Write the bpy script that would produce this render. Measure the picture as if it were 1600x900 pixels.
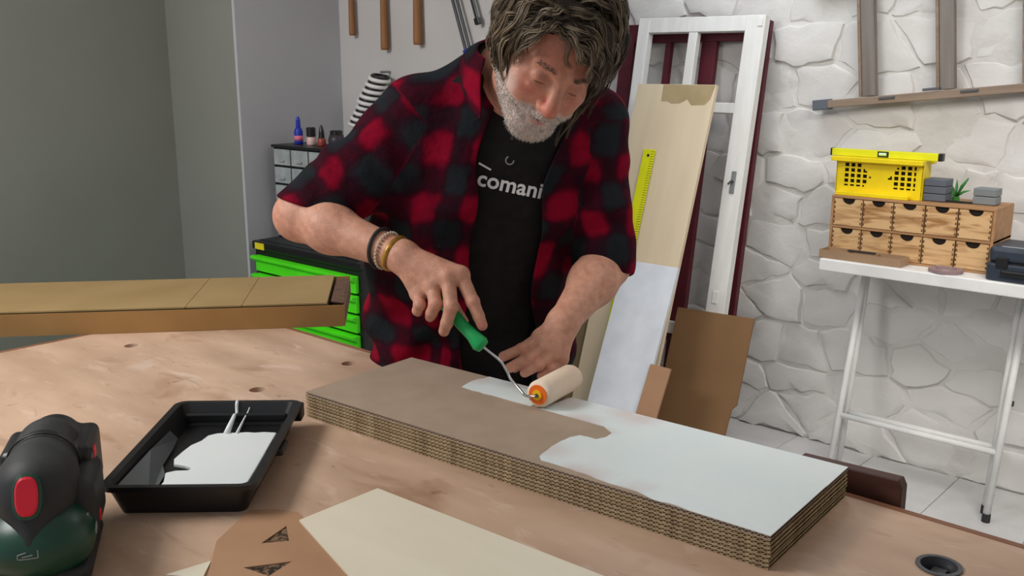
import bpy, bmesh, math, random
import numpy as np
from mathutils import Vector, Matrix, Euler
from mathutils.bvhtree import BVHTree
for _o in list(bpy.data.objects): bpy.data.objects.remove(_o)
scene = bpy.context.scene
COL = scene.collection
PI = math.pi
random.seed(7)
YAW = math.radians(42)

# ------------------------------------------------------------------ camera
cd = bpy.data.cameras.new('camera'); cam = bpy.data.objects.new('camera', cd); COL.objects.link(cam)
cam.location = (1.976, -3.702, 1.53)
cam.rotation_euler = (PI/2 - math.radians(12.844), 0, YAW)
cd.sensor_width = 36; cd.lens = 33.75; cd.clip_start = .05
cd.dof.use_dof = False
scene.camera = cam

# ------------------------------------------------------------------ world, lights, exposure
w = bpy.data.worlds.new('world'); scene.world = w; w.use_nodes = True
w.node_tree.nodes['Background'].inputs[0].default_value = (.86, .93, 1.0, 1)
w.node_tree.nodes['Background'].inputs[1].default_value = .36
def area(name, loc, target, sx, sy, watts, col):
    l = bpy.data.lights.new(name, 'AREA'); l.shape = 'RECTANGLE'; l.size = sx; l.size_y = sy; l.energy = watts; l.color = col
    o = bpy.data.objects.new(name, l); COL.objects.link(o); o.location = loc
    o.rotation_euler = (Vector(target) - Vector(loc)).to_track_quat('-Z', 'Y').to_euler()
    return o
area('ceiling_light_key', (-.35, -3.75, 2.52), (.6, -2.6, .9), 1.1, .9, 44, (1, .97, .94))
area('wall_fill_right', (2.0, -1.65, 2.55), (1.25, -.1, .5), 1.3, .8, 23, (1, .965, .92)).data.spread = math.radians(115)  # unseen fill, added to brighten the stone wall and folding table
area('back_fill', (.2, -.7, 2.55), (.3, -.5, 0), 1.0, .6, 9, (.88, .94, 1))  # unseen cool fill, added over the space behind the partition
vs = scene.view_settings
vs.view_transform = 'Standard'; vs.look = 'None'; vs.gamma = 1; vs.use_curve_mapping = False
vs.exposure = 0.25

# ------------------------------------------------------------------ materials
def lin(c):
    return tuple((x/255/12.92 if x/255 <= .04045 else ((x/255+.055)/1.055)**2.4) for x in c) + (1,)
MATS = {}
def mat(name, c, rough=.6, c2=None, scale=8, stretch=(1, 1, 1), bump=0, bscale=40, metal=0, detail=4, lo=.35, hi=.65, spec=.4, coat=0, trans=0, alpha=1):
    m = bpy.data.materials.new(name); m.use_nodes = True; MATS[name] = m
    nt = m.node_tree; b = nt.nodes['Principled BSDF']
    b.inputs['Roughness'].default_value = rough; b.inputs['Metallic'].default_value = metal
    b.inputs['Specular IOR Level'].default_value = spec; b.inputs['Coat Weight'].default_value = coat
    b.inputs['Transmission Weight'].default_value = trans; b.inputs['Alpha'].default_value = alpha
    tc = nt.nodes.new('ShaderNodeTexCoord'); mp = nt.nodes.new('ShaderNodeMapping')
    mp.inputs['Scale'].default_value = stretch
    nt.links.new(tc.outputs['Object'], mp.inputs['Vector'])
    n = nt.nodes.new('ShaderNodeTexNoise'); n.inputs['Scale'].default_value = scale; n.inputs['Detail'].default_value = detail
    nt.links.new(mp.outputs[0], n.inputs['Vector'])
    r = nt.nodes.new('ShaderNodeValToRGB'); r.color_ramp.elements[0].position = lo; r.color_ramp.elements[1].position = hi
    r.color_ramp.elements[0].color = lin(c)
    r.color_ramp.elements[1].color = lin(c2 if c2 else tuple(min(255, x*1.05+2) for x in c))
    nt.links.new(n.outputs['Fac'], r.inputs[0]); nt.links.new(r.outputs[0], b.inputs['Base Color'])
    if bump:
        n2 = nt.nodes.new('ShaderNodeTexNoise'); n2.inputs['Scale'].default_value = bscale; n2.inputs['Detail'].default_value = 5
        nt.links.new(mp.outputs[0], n2.inputs['Vector'])
        bp = nt.nodes.new('ShaderNodeBump'); bp.inputs['Strength'].default_value = bump; bp.inputs['Distance'].default_value = .01
        nt.links.new(n2.outputs['Fac'], bp.inputs['Height']); nt.links.new(bp.outputs[0], b.inputs['Normal'])
    return m
def wood(name, c1, c2, axis='x', rough=.55, scale=3, stretch=12, bump=.05):
    s = [stretch]*3; s['xyz'.index(axis)] = 1
    return mat(name, c1, rough, c2, scale, tuple(s), bump, 6, detail=6, lo=.3, hi=.7)
M_STONE = mat('white_painted_stone', (216, 213, 209), .7, (226, 224, 221), 3, bump=.8, bscale=9)
M_STONEB = mat('white_painted_mortar', (213, 210, 206), .75, (224, 222, 218), 5, bump=.7, bscale=18)
M_WHITEW = mat('white_plaster', (196, 193, 191), .8, (203, 200, 198), 3, bump=.03)
M_GREYW = mat('olive_grey_wall', (136, 138, 130), .7, (141, 143, 135), 2, bump=.02)
M_GREYL = mat('pale_grey_wall', (187, 188, 194), .7, (192, 193, 198), 2, bump=.02)
M_CEIL = mat('ceiling_paint', (225, 225, 222), .9)
M_TILE = mat('grey_floor_tile', (198, 197, 196), .4, (210, 209, 208), 6)
M_GROUT = mat('floor_grout', (150, 148, 146), .9)
M_EDGE = wood('bench_edging_wood', (128, 84, 60), (150, 104, 78), 'x')
M_BLEG = wood('bench_leg_wood', (150, 112, 80), (172, 134, 100), 'z')
M_CARD = mat('cardboard', (166, 146, 127), .85, (174, 154, 135), 14, (1, 1, 1), .04, 120)
M_CARD2 = mat('cardboard_flute', (190, 168, 134), .9, (158, 134, 104), 60)
M_CARDB = mat('brown_box_cardboard', (156, 129, 84), .85, (166, 139, 94), 5, (1, 1, 1), .03, 80)
M_CARDB2 = mat('brown_box_side', (152, 114, 66), .85, (164, 126, 77), 5, (1, 1, 1), .03, 80)
M_CARDD = mat('dark_cardboard', (126, 94, 62), .85, (134, 101, 68), 4)
M_CARDI = mat('cardboard_inner', (112, 84, 66), .95, (92, 68, 52), 40)
M_BLACKP = mat('black_plastic', (22, 22, 24), .38, (27, 27, 29), 20, spec=.5)
M_BLACKR = mat('black_rubber', (42, 44, 45), .6, (48, 50, 51), 30)
M_DGREEN = mat('sander_green', (20, 66, 50), .35, (24, 72, 55), 20, spec=.5)
M_RED = mat('red_plastic', (226, 26, 52), .35)
M_WPAINT = mat('wet_white_paint', (238, 243, 243), .28, (232, 240, 241), 5, spec=.5)
M_WHITE = mat('white_enamel', (226, 226, 224), .4)
M_WHITEB = mat('white_melamine', (214, 219, 226), .4)
M_SASH = mat('worn_white_sash_paint', (240, 240, 238), .55, (232, 231, 226), 5, (6, 6, 1), .12, 10)
M_REDW = mat('dark_red_paint', (74, 16, 30), .5, (90, 22, 36), 8)
M_PLY = wood('pale_plywood', (214, 195, 164), (226, 209, 180), 'z', scale=2, stretch=6)
M_PLYSTAIN = mat('plywood_stain', (166, 146, 108), .6, (178, 158, 120), 10)
M_PLYT = wood('pale_thin_plywood', (226, 217, 194), (234, 226, 206), 'x', scale=2, stretch=6)
M_OLIVE = wood('olive_brown_wood', (120, 104, 74), (138, 120, 88), 'z')
M_DARKW = wood('dark_walnut', (64, 36, 30), (84, 50, 40), 'x')
M_PINE = mat('drawer_pine', (218, 178, 128), .55, (160, 112, 66), 7, (1.2, 2, 7), .05, 8, detail=3, lo=.44, hi=.68)
def vary(m):                                          # every board takes its own stretch of grain
    nt = m.node_tree; oi = nt.nodes.new('ShaderNodeObjectInfo'); mp = nt.nodes['Mapping']; ad = nt.nodes.new('ShaderNodeVectorMath'); ad.operation = 'MULTIPLY_ADD'
    nt.links.new(oi.outputs['Location'], ad.inputs[0]); ad.inputs[1].default_value = (9, 9, 31); nt.links.new(mp.outputs[0], ad.inputs[2])
    for n in nt.nodes:
        if n.type == 'TEX_NOISE': nt.links.new(ad.outputs[0], n.inputs['Vector']); n.inputs['Distortion'].default_value = .8
vary(M_PINE)
M_PINES = wood('drawer_case_wood', (164, 120, 80), (184, 140, 98), 'x')
M_DARK = mat('hollow_shade', (26, 18, 14), .9)  # near-black painted as the shade inside hollows and holes
M_LADDER = wood('weathered_ladder_wood', (126, 106, 90), (152, 132, 114), 'x')
M_LADRUNG = wood('grey_weathered_rung', (112, 106, 100), (136, 128, 120), 'z')
M_GREYP = mat('grey_plastic', (92, 98, 108), .5)
M_GREYP2 = mat('light_grey_plastic', (120, 126, 128), .5)
M_YEL = mat('yellow_plastic', (240, 212, 8), .4)
M_LIME = mat('lime_yellow_enamel', (222, 222, 18), .4)
M_CASE = mat('dark_blue_case', (46, 54, 66), .42, (52, 60, 73), 20)
M_BROWNT = mat('brown_tinted_plastic', (156, 128, 100), .4)
M_TAPE = mat('mauve_tape', (140, 118, 120), .5)
M_LEAF = mat('green_leaf', (62, 128, 58), .5)
M_GREENM = mat('bright_green_enamel', (84, 240, 30), .42, spec=.4)
M_STEEL = mat('steel', (150, 152, 156), .35, metal=.8)
M_DSTEEL = mat('dark_steel', (92, 92, 96), .45, metal=.5)
M_CHROME = mat('chrome', (205, 208, 210), .18, metal=1)
M_BLUE = mat('blue_plastic', (32, 50, 170), .4)
M_CLEAR = mat('clear_drawer_plastic', (172, 180, 182), .25, (150, 158, 160), 25)
M_HANDLE = wood('hammer_handle_wood', (132, 88, 52), (156, 108, 66), 'z')
M_HGREEN = mat('green_handle_plastic', (32, 168, 92), .35)
M_ORANGE = mat('orange_cap', (236, 112, 34), .4)
M_YCORE = mat('yellow_core', (238, 190, 30), .4)
M_FOAM = mat('cream_foam', (248, 222, 196), .85, (252, 234, 212), 6, bump=.2, bscale=300)
M_GOLD = mat('gold_bracelet', (196, 152, 62), .4, (150, 108, 40), 60, metal=.4)
M_BEAD = mat('pale_bead', (190, 178, 160), .5)
M_TROUS = mat('dark_trousers', (34, 34, 38), .9, (42, 42, 46), 30)
M_TEE = mat('charcoal_jersey', (36, 34, 34), .95, (41, 39, 39), 40, bump=.05, bscale=300, spec=.1)
M_PRINT = mat('white_print', (236, 236, 236), .7)
M_GREYPRINT = mat('silver_print', (150, 150, 152), .6)
M_STICK = mat('yellow_sticker', (232, 214, 40), .5)

def bench_mat():
    m = mat('worn_bench_plywood', (182, 150, 126), .5, (216, 184, 158), 2.6, (1, 3.4, 1), .03, 30, detail=9, lo=.3, hi=.7)
    nt = m.node_tree; b = nt.nodes['Principled BSDF']; src = b.inputs['Base Color'].links[0].from_socket
    tc = nt.nodes['Texture Coordinate']
    def layer(src, scale, lo, hi, col, fac, st):
        mp = nt.nodes.new('ShaderNodeMapping'); mp.inputs['Scale'].default_value = st; mp.inputs['Location'].default_value = (scale, fac*7, 0)
        nt.links.new(tc.outputs['Object'], mp.inputs['Vector'])
        n = nt.nodes.new('ShaderNodeTexNoise'); n.inputs['Scale'].default_value = scale; n.inputs['Detail'].default_value = 6; n.inputs['Distortion'].default_value = .6
        nt.links.new(mp.outputs[0], n.inputs['Vector'])
        r = nt.nodes.new('ShaderNodeMapRange'); r.inputs[1].default_value = lo; r.inputs[2].default_value = hi; r.inputs[4].default_value = fac
        nt.links.new(n.outputs['Fac'], r.inputs[0])
        x = nt.nodes.new('ShaderNodeMix'); x.data_type = 'RGBA'; nt.links.new(r.outputs[0], x.inputs[0]); nt.links.new(src, x.inputs[6])
        x.inputs[7].default_value = lin(col); return x.outputs[2]
    src = layer(src, 4.5, .6, .74, (150, 108, 80), .6, (1, 2, 1))
    src = layer(src, 3.1, .62, .75, (224, 206, 192), .7, (1, 1.3, 1))
    src = layer(src, 9, .6, .72, (228, 204, 186), .55, (1, 2.6, 1))
    src = layer(src, 12, .62, .74, (164, 126, 100), .5, (1, 3, 1))
    src = layer(src, 26, .68, .76, (120, 84, 62), .6, (1, 1, 1))
    nt.links.new(src, b.inputs['Base Color'])
    return m
M_BENCH = bench_mat()
def paint_coat_mat():
    m = mat('white_paint_coat', (232, 240, 240), .42, (224, 236, 236), 5, (1, 1, 1), .05, 60)
    nt = m.node_tree; b = nt.nodes['Principled BSDF']; src = b.inputs['Base Color'].links[0].from_socket
    at = nt.nodes.new('ShaderNodeAttribute'); at.attribute_name = 'thin'
    n = nt.nodes.new('ShaderNodeTexNoise'); n.inputs['Scale'].default_value = 14
    nt.links.new(nt.nodes['Texture Coordinate'].outputs['Object'], n.inputs['Vector'])
    mul = nt.nodes.new('ShaderNodeMath'); mul.operation = 'MULTIPLY'; nt.links.new(at.outputs['Fac'], mul.inputs[0]); nt.links.new(n.outputs['Fac'], mul.inputs[1])
    x = nt.nodes.new('ShaderNodeMix'); x.data_type = 'RGBA'; nt.links.new(mul.outputs[0], x.inputs[0]); nt.links.new(src, x.inputs[6]); x.inputs[7].default_value = lin((206, 176, 172))
    nt.links.new(x.outputs[2], b.inputs['Base Color']); return m
M_COAT = paint_coat_mat()
def attr_mat(name, attr, rough, spec=.3, sss=0, bump=0, bscale=200):
    m = bpy.data.materials.new(name); m.use_nodes = True; nt = m.node_tree; b = nt.nodes['Principled BSDF']
    a = nt.nodes.new('ShaderNodeAttribute'); a.attribute_name = attr
    b.inputs['Roughness'].default_value = rough; b.inputs['Specular IOR Level'].default_value = spec
    n = nt.nodes.new('ShaderNodeTexNoise'); n.inputs['Scale'].default_value = 70; n.inputs['Detail'].default_value = 4
    tc = nt.nodes.new('ShaderNodeTexCoord'); nt.links.new(tc.outputs['Object'], n.inputs['Vector'])
    h = nt.nodes.new('ShaderNodeMapRange'); h.inputs[1].default_value = .3; h.inputs[2].default_value = .7; h.inputs[3].default_value = .86; h.inputs[4].default_value = 1.1
    nt.links.new(n.outputs['Fac'], h.inputs[0])
    mx = nt.nodes.new('ShaderNodeMix'); mx.data_type = 'RGBA'; mx.blend_type = 'MULTIPLY'; mx.inputs[0].default_value = 1
    nt.links.new(a.outputs['Color'], mx.inputs[6]); nt.links.new(h.outputs[0], mx.inputs[7]); nt.links.new(mx.outputs[2], b.inputs['Base Color'])
    if sss:
        b.inputs['Subsurface Weight'].default_value = sss; b.inputs['Subsurface Radius'].default_value = (.01, .004, .002); b.inputs['Subsurface Scale'].default_value = .6
    if bump:
        n2 = nt.nodes.new('ShaderNodeTexNoise'); n2.inputs['Scale'].default_value = bscale; nt.links.new(tc.outputs['Object'], n2.inputs['Vector'])
        bp = nt.nodes.new('ShaderNodeBump'); bp.inputs['Strength'].default_value = bump; bp.inputs['Distance'].default_value = .003
        nt.links.new(n2.outputs['Fac'], bp.inputs['Height']); nt.links.new(bp.outputs[0], b.inputs['Normal'])
    return m
M_SKIN = attr_mat('skin', 'col', .5, .35, .12, .25, 260)
M_HAIR = attr_mat('hair', 'col', .5, .3)
M_BEARD = attr_mat('beard', 'col', .7, .2)
def plaid_mat():
    m = bpy.data.materials.new('red_black_plaid_flannel'); m.use_nodes = True; nt = m.node_tree; b = nt.nodes['Principled BSDF']
    b.inputs['Roughness'].default_value = .95; b.inputs['Specular IOR Level'].default_value = .08
    tc = nt.nodes.new('ShaderNodeTexCoord')
    nz = nt.nodes.new('ShaderNodeTexNoise'); nz.inputs['Scale'].default_value = 9; nz.inputs['Detail'].default_value = 3; nt.links.new(tc.outputs['Object'], nz.inputs['Vector'])
    def math(op, a, c=None):
        n = nt.nodes.new('ShaderNodeMath'); n.operation = op
        for i, v in enumerate((a, c)):
            if v is None: continue
            if isinstance(v, (int, float)): n.inputs[i].default_value = v
            else: nt.links.new(v, n.inputs[i])
        return n.outputs[0]
    def band(attr, period, ph):
        a = nt.nodes.new('ShaderNodeAttribute'); a.attribute_name = attr
        u = math('ADD', a.outputs['Fac'], math('MULTIPLY', nz.outputs['Fac'], .06))
        s = math('SINE', math('ADD', math('MULTIPLY', u, 2*PI/period), ph))
        r = nt.nodes.new('ShaderNodeMapRange'); r.interpolation_type = 'SMOOTHSTEP'; r.inputs[1].default_value = -.7; r.inputs[2].default_value = .7
        nt.links.new(s, r.inputs[0]); return r.outputs[0]
    f = math('MULTIPLY', math('ADD', band('pu', .115, .5), band('pv', .105, 1.2)), .5)
    nb = nt.nodes.new('ShaderNodeTexNoise'); nb.inputs['Scale'].default_value = 17; nb.inputs['Detail'].default_value = 5; nt.links.new(tc.outputs['Object'], nb.inputs['Vector'])
    f = math('ADD', f, math('MULTIPLY', math('SUBTRACT', nb.outputs['Fac'], .52), .75))
    r = nt.nodes.new('ShaderNodeValToRGB'); e = r.color_ramp.elements
    e[0].position = 0; e[0].color = lin((34, 39, 43)); e[1].position = 1; e[1].color = lin((132, 9, 38))
    x = e.new(.42); x.color = lin((44, 18, 29)); x = e.new(.62); x.color = lin((70, 10, 28))
    nt.links.new(f, r.inputs[0]); nt.links.new(r.outputs[0], b.inputs['Base Color'])
    n2 = nt.nodes.new('ShaderNodeTexNoise'); n2.inputs['Scale'].default_value = 30; n2.inputs['Detail'].default_value = 4; nt.links.new(tc.outputs['Object'], n2.inputs['Vector'])
    bp = nt.nodes.new('ShaderNodeBump'); bp.inputs['Strength'].default_value = .5; bp.inputs['Distance'].default_value = .012
    nt.links.new(n2.outputs['Fac'], bp.inputs['Height']); nt.links.new(bp.outputs[0], b.inputs['Normal'])
    return m
M_PLAID = plaid_mat()
def ruler_mat():
    m = mat('lime_ruler_with_ticks', (214, 216, 10), .4); nt = m.node_tree; b = nt.nodes['Principled BSDF']
    src = b.inputs['Base Color'].links[0].from_socket
    sp = nt.nodes.new('ShaderNodeSeparateXYZ'); nt.links.new(nt.nodes['Texture Coordinate'].outputs['Object'], sp.inputs[0])
    def math(op, a, c):
        n = nt.nodes.new('ShaderNodeMath'); n.operation = op
        for i, v in enumerate((a, c)):
            if isinstance(v, (int, float)): n.inputs[i].default_value = v
            else: nt.links.new(v, n.inputs[i])
        return n.outputs[0]
    t = math('LESS_THAN', math('FRACT', math('MULTIPLY', sp.outputs['Z'], 100), 0), .22)
    t = math('MULTIPLY', t, math('GREATER_THAN', sp.outputs['X'], .010))
    x = nt.nodes.new('ShaderNodeMix'); x.data_type = 'RGBA'; nt.links.new(t, x.inputs[0]); nt.links.new(src, x.inputs[6]); x.inputs[7].default_value = lin((90, 92, 12))
    nt.links.new(x.outputs[2], b.inputs['Base Color']); return m
M_RULER = ruler_mat()

# ------------------------------------------------------------------ helpers
def tag(o, label=None, cat=None, group=None, kind=None):
    if label: o['label'] = label
    if cat: o['category'] = cat
    if group: o['group'] = group
    if kind: o['kind'] = kind
    return o
def thing(name, label, cat, loc=(0, 0, 0), rot=(0, 0, 0), group=None):
    o = bpy.data.objects.new(name, None); COL.objects.link(o); o.location = loc; o.rotation_euler = rot; o.empty_display_size = .05
    return tag(o, label, cat, group)
class MB:
    def __init__(s): s.v = []; s.f = []
    def add(s, vs_, fs):
        n = len(s.v); s.v += [tuple(p) for p in vs_]; s.f += [tuple(i+n for i in f) for f in fs]; return s
    def box(s, x0, x1, y0, y1, z0, z1, tf=None):
        p = [(x, y, z) for x in (x0, x1) for y in (y0, y1) for z in (z0, z1)]
        if tf: p = [tf(Vector(q)) for q in p]
        return s.add(p, [(0, 1, 3, 2), (4, 6, 7, 5), (0, 4, 5, 1), (2, 3, 7, 6), (0, 2, 6, 4), (1, 5, 7, 3)])
    def prism(s, poly, a, b, axis='z'):
        def m(p, t): return (p[0], p[1], t) if axis == 'z' else ((p[0], t, p[1]) if axis == 'y' else (t, p[0], p[1]))
        n = len(poly)
        return s.add([m(p, a) for p in poly] + [m(p, b) for p in poly],
                     [tuple(range(n))[::-1], tuple(range(n, 2*n))] + [(i, (i+1) % n, (i+1) % n+n, i+n) for i in range(n)])
    def tube(s, pts, r, n=10, cap=True, flat=1.0):
        pts = [Vector(p) for p in pts]; rs = r if isinstance(r, (list, tuple)) else [r]*len(pts)
        vs_, fs = [], []; up = None
        for i, p in enumerate(pts):
            t = ((pts[min(i+1, len(pts)-1)] - pts[max(i-1, 0)])).normalized()
            if up is None: up = t.orthogonal().normalized()
            a = (up - t*up.dot(t)); a = a.normalized() if a.length > 1e-6 else t.orthogonal().normalized(); up = a; b = t.cross(a)
            for k in range(n):
                c = 2*PI*k/n; vs_.append(p + (a*math.cos(c) + b*math.sin(c)*flat)*rs[i])
        for i in range(len(pts)-1):
            for k in range(n): fs.append((i*n+k, i*n+(k+1) % n, (i+1)*n+(k+1) % n, (i+1)*n+k))
        if cap: fs += [tuple(range(n))[::-1], tuple(range((len(pts)-1)*n, len(pts)*n))]
        return s.add(vs_, fs)
    def lathe(s, prof, n=24, c=(0, 0, 0), tf=None):
        vs_ = []
        for r, z in prof:
            for k in range(n):
                q = Vector((r*math.cos(2*PI*k/n), r*math.sin(2*PI*k/n), z)); q = tf(q) if tf else q
                vs_.append(q + Vector(c))
        fs = [(i*n+k, i*n+(k+1) % n, (i+1)*n+(k+1) % n, (i+1)*n+k) for i in range(len(prof)-1) for k in range(n)]
        fs += [tuple(range(n))[::-1], tuple(range((len(prof)-1)*n, len(prof)*n))]
        return s.add(vs_, fs)
    def torus(s, c, axis, R, r, n=28, k=8, ry=None):
        ax = Vector(axis).normalized(); a = ax.orthogonal().normalized(); b = ax.cross(a); vs_ = []
        for i in range(n):
            t = 2*PI*i/n; d = a*math.cos(t) + b*math.sin(t)
            for j in range(k):
                q = 2*PI*j/k; vs_.append(Vector(c) + d*(R + r*math.cos(q)) + ax*(r if ry is None else ry)*math.sin(q))
        return s.add(vs_, [(i*k+j, ((i+1) % n)*k+j, ((i+1) % n)*k+(j+1) % k, i*k+(j+1) % k) for i in range(n) for j in range(k)])
    def mesh(s, name):
        me = bpy.data.meshes.new(name); me.from_pydata(s.v, [], s.f)
        bm = bmesh.new(); bm.from_mesh(me); bmesh.ops.recalc_face_normals(bm, faces=bm.faces); bm.to_mesh(me); bm.free()
        return me
    def build(s, name, m, parent=None, loc=(0, 0, 0), rot=(0, 0, 0), smooth=False, bevel=0, seg=2):
        me = s.mesh(name); me.materials.append(m); return link(name, me, parent, loc, rot, smooth, bevel, seg)
def link(name, me, parent=None, loc=(0, 0, 0), rot=(0, 0, 0), smooth=False, bevel=0, seg=2):
    o = bpy.data.objects.new(name, me); COL.objects.link(o); o.parent = parent; o.location = loc; o.rotation_euler = rot
    if smooth:
        for p in me.polygons: p.use_smooth = True
    if bevel:
        md = o.modifiers.new('bevel', 'BEVEL'); md.width = bevel; md.segments = seg; md.limit_method = 'ANGLE'; md.angle_limit = math.radians(40)
    return o
def autosmooth(o, deg=40):
    me = o.data
    for p in me.polygons: p.use_smooth = True
    me.set_sharp_from_angle(angle=math.radians(deg)); return o
def copy_tree(o, parent=None):
    c = o.copy(); COL.objects.link(c); c.parent = parent
    for ch in list(o.children): copy_tree(ch, c)
    return c
def rr(w_, h_, r, n=4, cx=0, cy=0):
    p = []
    for sx, sy, a0 in ((1, 1, 0), (-1, 1, 90), (-1, -1, 180), (1, -1, 270)):
        for i in range(n+1):
            a = math.radians(a0 + 90*i/n); p.append((cx+sx*(w_/2-r)+r*math.cos(a), cy+sy*(h_/2-r)+r*math.sin(a)))
    return p

# ------------------------------------------------------------------ sparse implicit-surface mesher (surface nets)
def smin(a, b, k):
    h = np.clip(.5+.5*(b-a)/k, 0, 1); return b+(a-b)*h-k*h*(1-h)
def smax(a, b, k): return -smin(-a, -b, k)
def cone(p, a, b, r0, r1):
    a = np.asarray(a, np.float32); b = np.asarray(b, np.float32); ab = b-a
    t = np.clip(((p-a)@ab)/max(float(ab@ab), 1e-9), 0, 1)
    return np.linalg.norm(p-a-t[:, None]*ab, axis=1)-(r0+(r1-r0)*t)
def ell(p, c, r):
    r = np.asarray(r, np.float32); q = (p-np.asarray(c, np.float32))
    k0 = np.linalg.norm(q/r, axis=1); k1 = np.linalg.norm(q/(r*r), axis=1)
    return k0*(k0-1)/np.maximum(k1, 1e-6)
def rbox(p, c, h, r):
    q = np.abs(p-np.asarray(c, np.float32))-np.asarray(h, np.float32)+r
    return np.linalg.norm(np.maximum(q, 0), axis=1)+np.minimum(q.max(1), 0)-r
def mesh_sdf(f, lo, hi, h, slack=1.6):
    B = 8; lo = np.array(lo, np.float32); nb = np.ceil((np.array(hi)-lo)/(h*B)).astype(int); dims = nb*B
    g = np.stack(np.meshgrid(*[np.arange(n) for n in nb], indexing='ij'), -1).reshape(-1, 3)
    d = f((lo+(g+.5)*B*h).astype(np.float32))
    V = np.ones(tuple(dims), np.float32)
    V[:] = np.repeat(np.repeat(np.repeat(np.where(d < 0, -1., 1.).astype(np.float32).reshape(tuple(nb)), B, 0), B, 1), B, 2)
    act = g[np.abs(d) < B*h*.87*slack]
    off = np.stack(np.meshgrid(*[np.arange(B)]*3, indexing='ij'), -1).reshape(-1, 3)
    for i in range(0, len(act), 1200):
        idx = (act[i:i+1200, None, :]*B+off[None]).reshape(-1, 3)
        V[idx[:, 0], idx[:, 1], idx[:, 2]] = f((lo+idx*h).astype(np.float32))
    S = V < 0
    n0, n1, n2 = dims
    cnt = np.zeros((n0-1, n1-1, n2-1), np.uint8)
    for dx in (0, 1):
        for dy in (0, 1):
            for dz in (0, 1): cnt += S[dx:n0-1+dx, dy:n1-1+dy, dz:n2-1+dz]
    cells = np.argwhere((cnt > 0) & (cnt < 8))
    idm = np.full(cnt.shape, -1, np.int32); idm[cells[:, 0], cells[:, 1], cells[:, 2]] = np.arange(len(cells))
    acc = np.zeros((len(cells), 3), np.float64); wt = np.zeros(len(cells))
    cor = [(a, b, c) for a in (0, 1) for b in (0, 1) for c in (0, 1)]
    for a in cor:
        for ax in range(3):
            if a[ax]: continue
            b = list(a); b[ax] = 1
            va = V[cells[:, 0]+a[0], cells[:, 1]+a[1], cells[:, 2]+a[2]]; vb = V[cells[:, 0]+b[0], cells[:, 1]+b[1], cells[:, 2]+b[2]]
            m = (va < 0) != (vb < 0); t = np.where(m, va/np.where(m, va-vb, 1), 0)
            q = np.tile(np.array(a, np.float64), (len(cells), 1)); q[:, ax] += t
            acc[m] += q[m]; wt[m] += 1
    P = lo+h*(cells+acc/wt[:, None])
    F = []
    for ax in range(3):
        u, v = [i for i in range(3) if i != ax]
        sl0 = [slice(None)]*3; sl1 = [slice(None)]*3; sl0[ax] = slice(0, -1); sl1[ax] = slice(1, None)
        A = S[tuple(sl0)]; Bq = S[tuple(sl1)]; E = np.argwhere(A != Bq)
        E = E[(E[:, u] > 0) & (E[:, v] > 0) & (E[:, u] < dims[u]-1) & (E[:, v] < dims[v]-1)]
        def cid(du, dv):
            c = E.copy(); c[:, u] -= du; c[:, v] -= dv; return idm[c[:, 0], c[:, 1], c[:, 2]]
        q = np.stack([cid(1, 1), cid(0, 1), cid(0, 0), cid(1, 0)], 1)
        s = S[E[:, 0], E[:, 1], E[:, 2]]; fl = s if ax != 1 else ~s
        q[~fl] = q[~fl][:, ::-1]; F.append(q)
    F = np.concatenate(F); F = F[(F >= 0).all(1)]
    return P, F
def np_mesh(name, P, F, m, smooth=True):
    me = bpy.data.meshes.new(name); me.vertices.add(len(P)); me.vertices.foreach_set('co', np.asarray(P, np.float32).ravel())
    F = np.asarray(F, np.int32); me.loops.add(F.size); me.loops.foreach_set('vertex_index', F.ravel())
    me.polygons.add(len(F)); me.polygons.foreach_set('loop_start', np.arange(0, F.size, F.shape[1], dtype=np.int32))
    me.polygons.foreach_set('use_smooth', np.full(len(F), smooth)); me.update(calc_edges=True); me.validate(); me.materials.append(m)
    return me
def set_col(me, C, name='col'):
    a = me.color_attributes.new(name, 'FLOAT_COLOR', 'POINT')
    a.data.foreach_set('color', np.concatenate([C, np.ones((len(C), 1))], 1).astype(np.float32).ravel())
def set_f(me, X, name):
    a = me.attributes.new(name, 'FLOAT', 'POINT'); a.data.foreach_set('value', np.asarray(X, np.float32))
def sdf_obj(name, f, lo, hi, h, m, parent=None, loc=(0, 0, 0), rot=(0, 0, 0)):
    P, F = mesh_sdf(f, lo, hi, h); return link(name, np_mesh(name, P, F, m), parent, loc, rot)

# ================================================================== THE SETTING
def struct(o): o['kind'] = 'structure'; return o
fl = struct(MB().box(-1.75, 2.7, -4.2, .15, -.1, -.004).build('floor', M_GROUT))
tile_me = None
for i in range(10):
    for j in range(7):
        if tile_me is None:
            t0 = MB().box(-.1635, .1635, -.1635, .1635, -.003, .004); tile_me = t0.mesh('tile'); tile_me.materials.append(M_TILE)
        x = -.86+.33*i; y = -.165-.33*j
        if x < -.2 and y < -1.3: continue
        o = link('tile', tile_me, fl, (x, y, -.004), bevel=.0015, seg=1)
struct(MB().box(-1.75, 2.7, -4.2, .15, 2.6, 2.7).build('ceiling', M_CEIL))
wb = struct(MB().box(-1.75, 2.7, 0, .15, 0, 2.6).build('wall_back', M_STONEB))
struct(MB().box(-1.017, -.26, -1.35, -1.25, 0, 2.6).build('wall_inner', M_WHITEW))
struct(MB().prism([(-1.75, -4.2), (-1.48, -4.2), (-1.48, -1.8), (-1.032, -1.8), (-1.032, 0), (-1.75, 0)], 0, 2.6).build('wall_left', M_GREYW))
struct(MB().box(-1.0318, -1.017, -1.7995, 0, 0, 2.6).build('wall_corner', M_GREYL))  # thin slab carrying a paler grey than wall_left
struct(MB().box(2.6, 2.7, -4.2, 0, 0, 2.6).build('wall_right', M_WHITEW))

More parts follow.
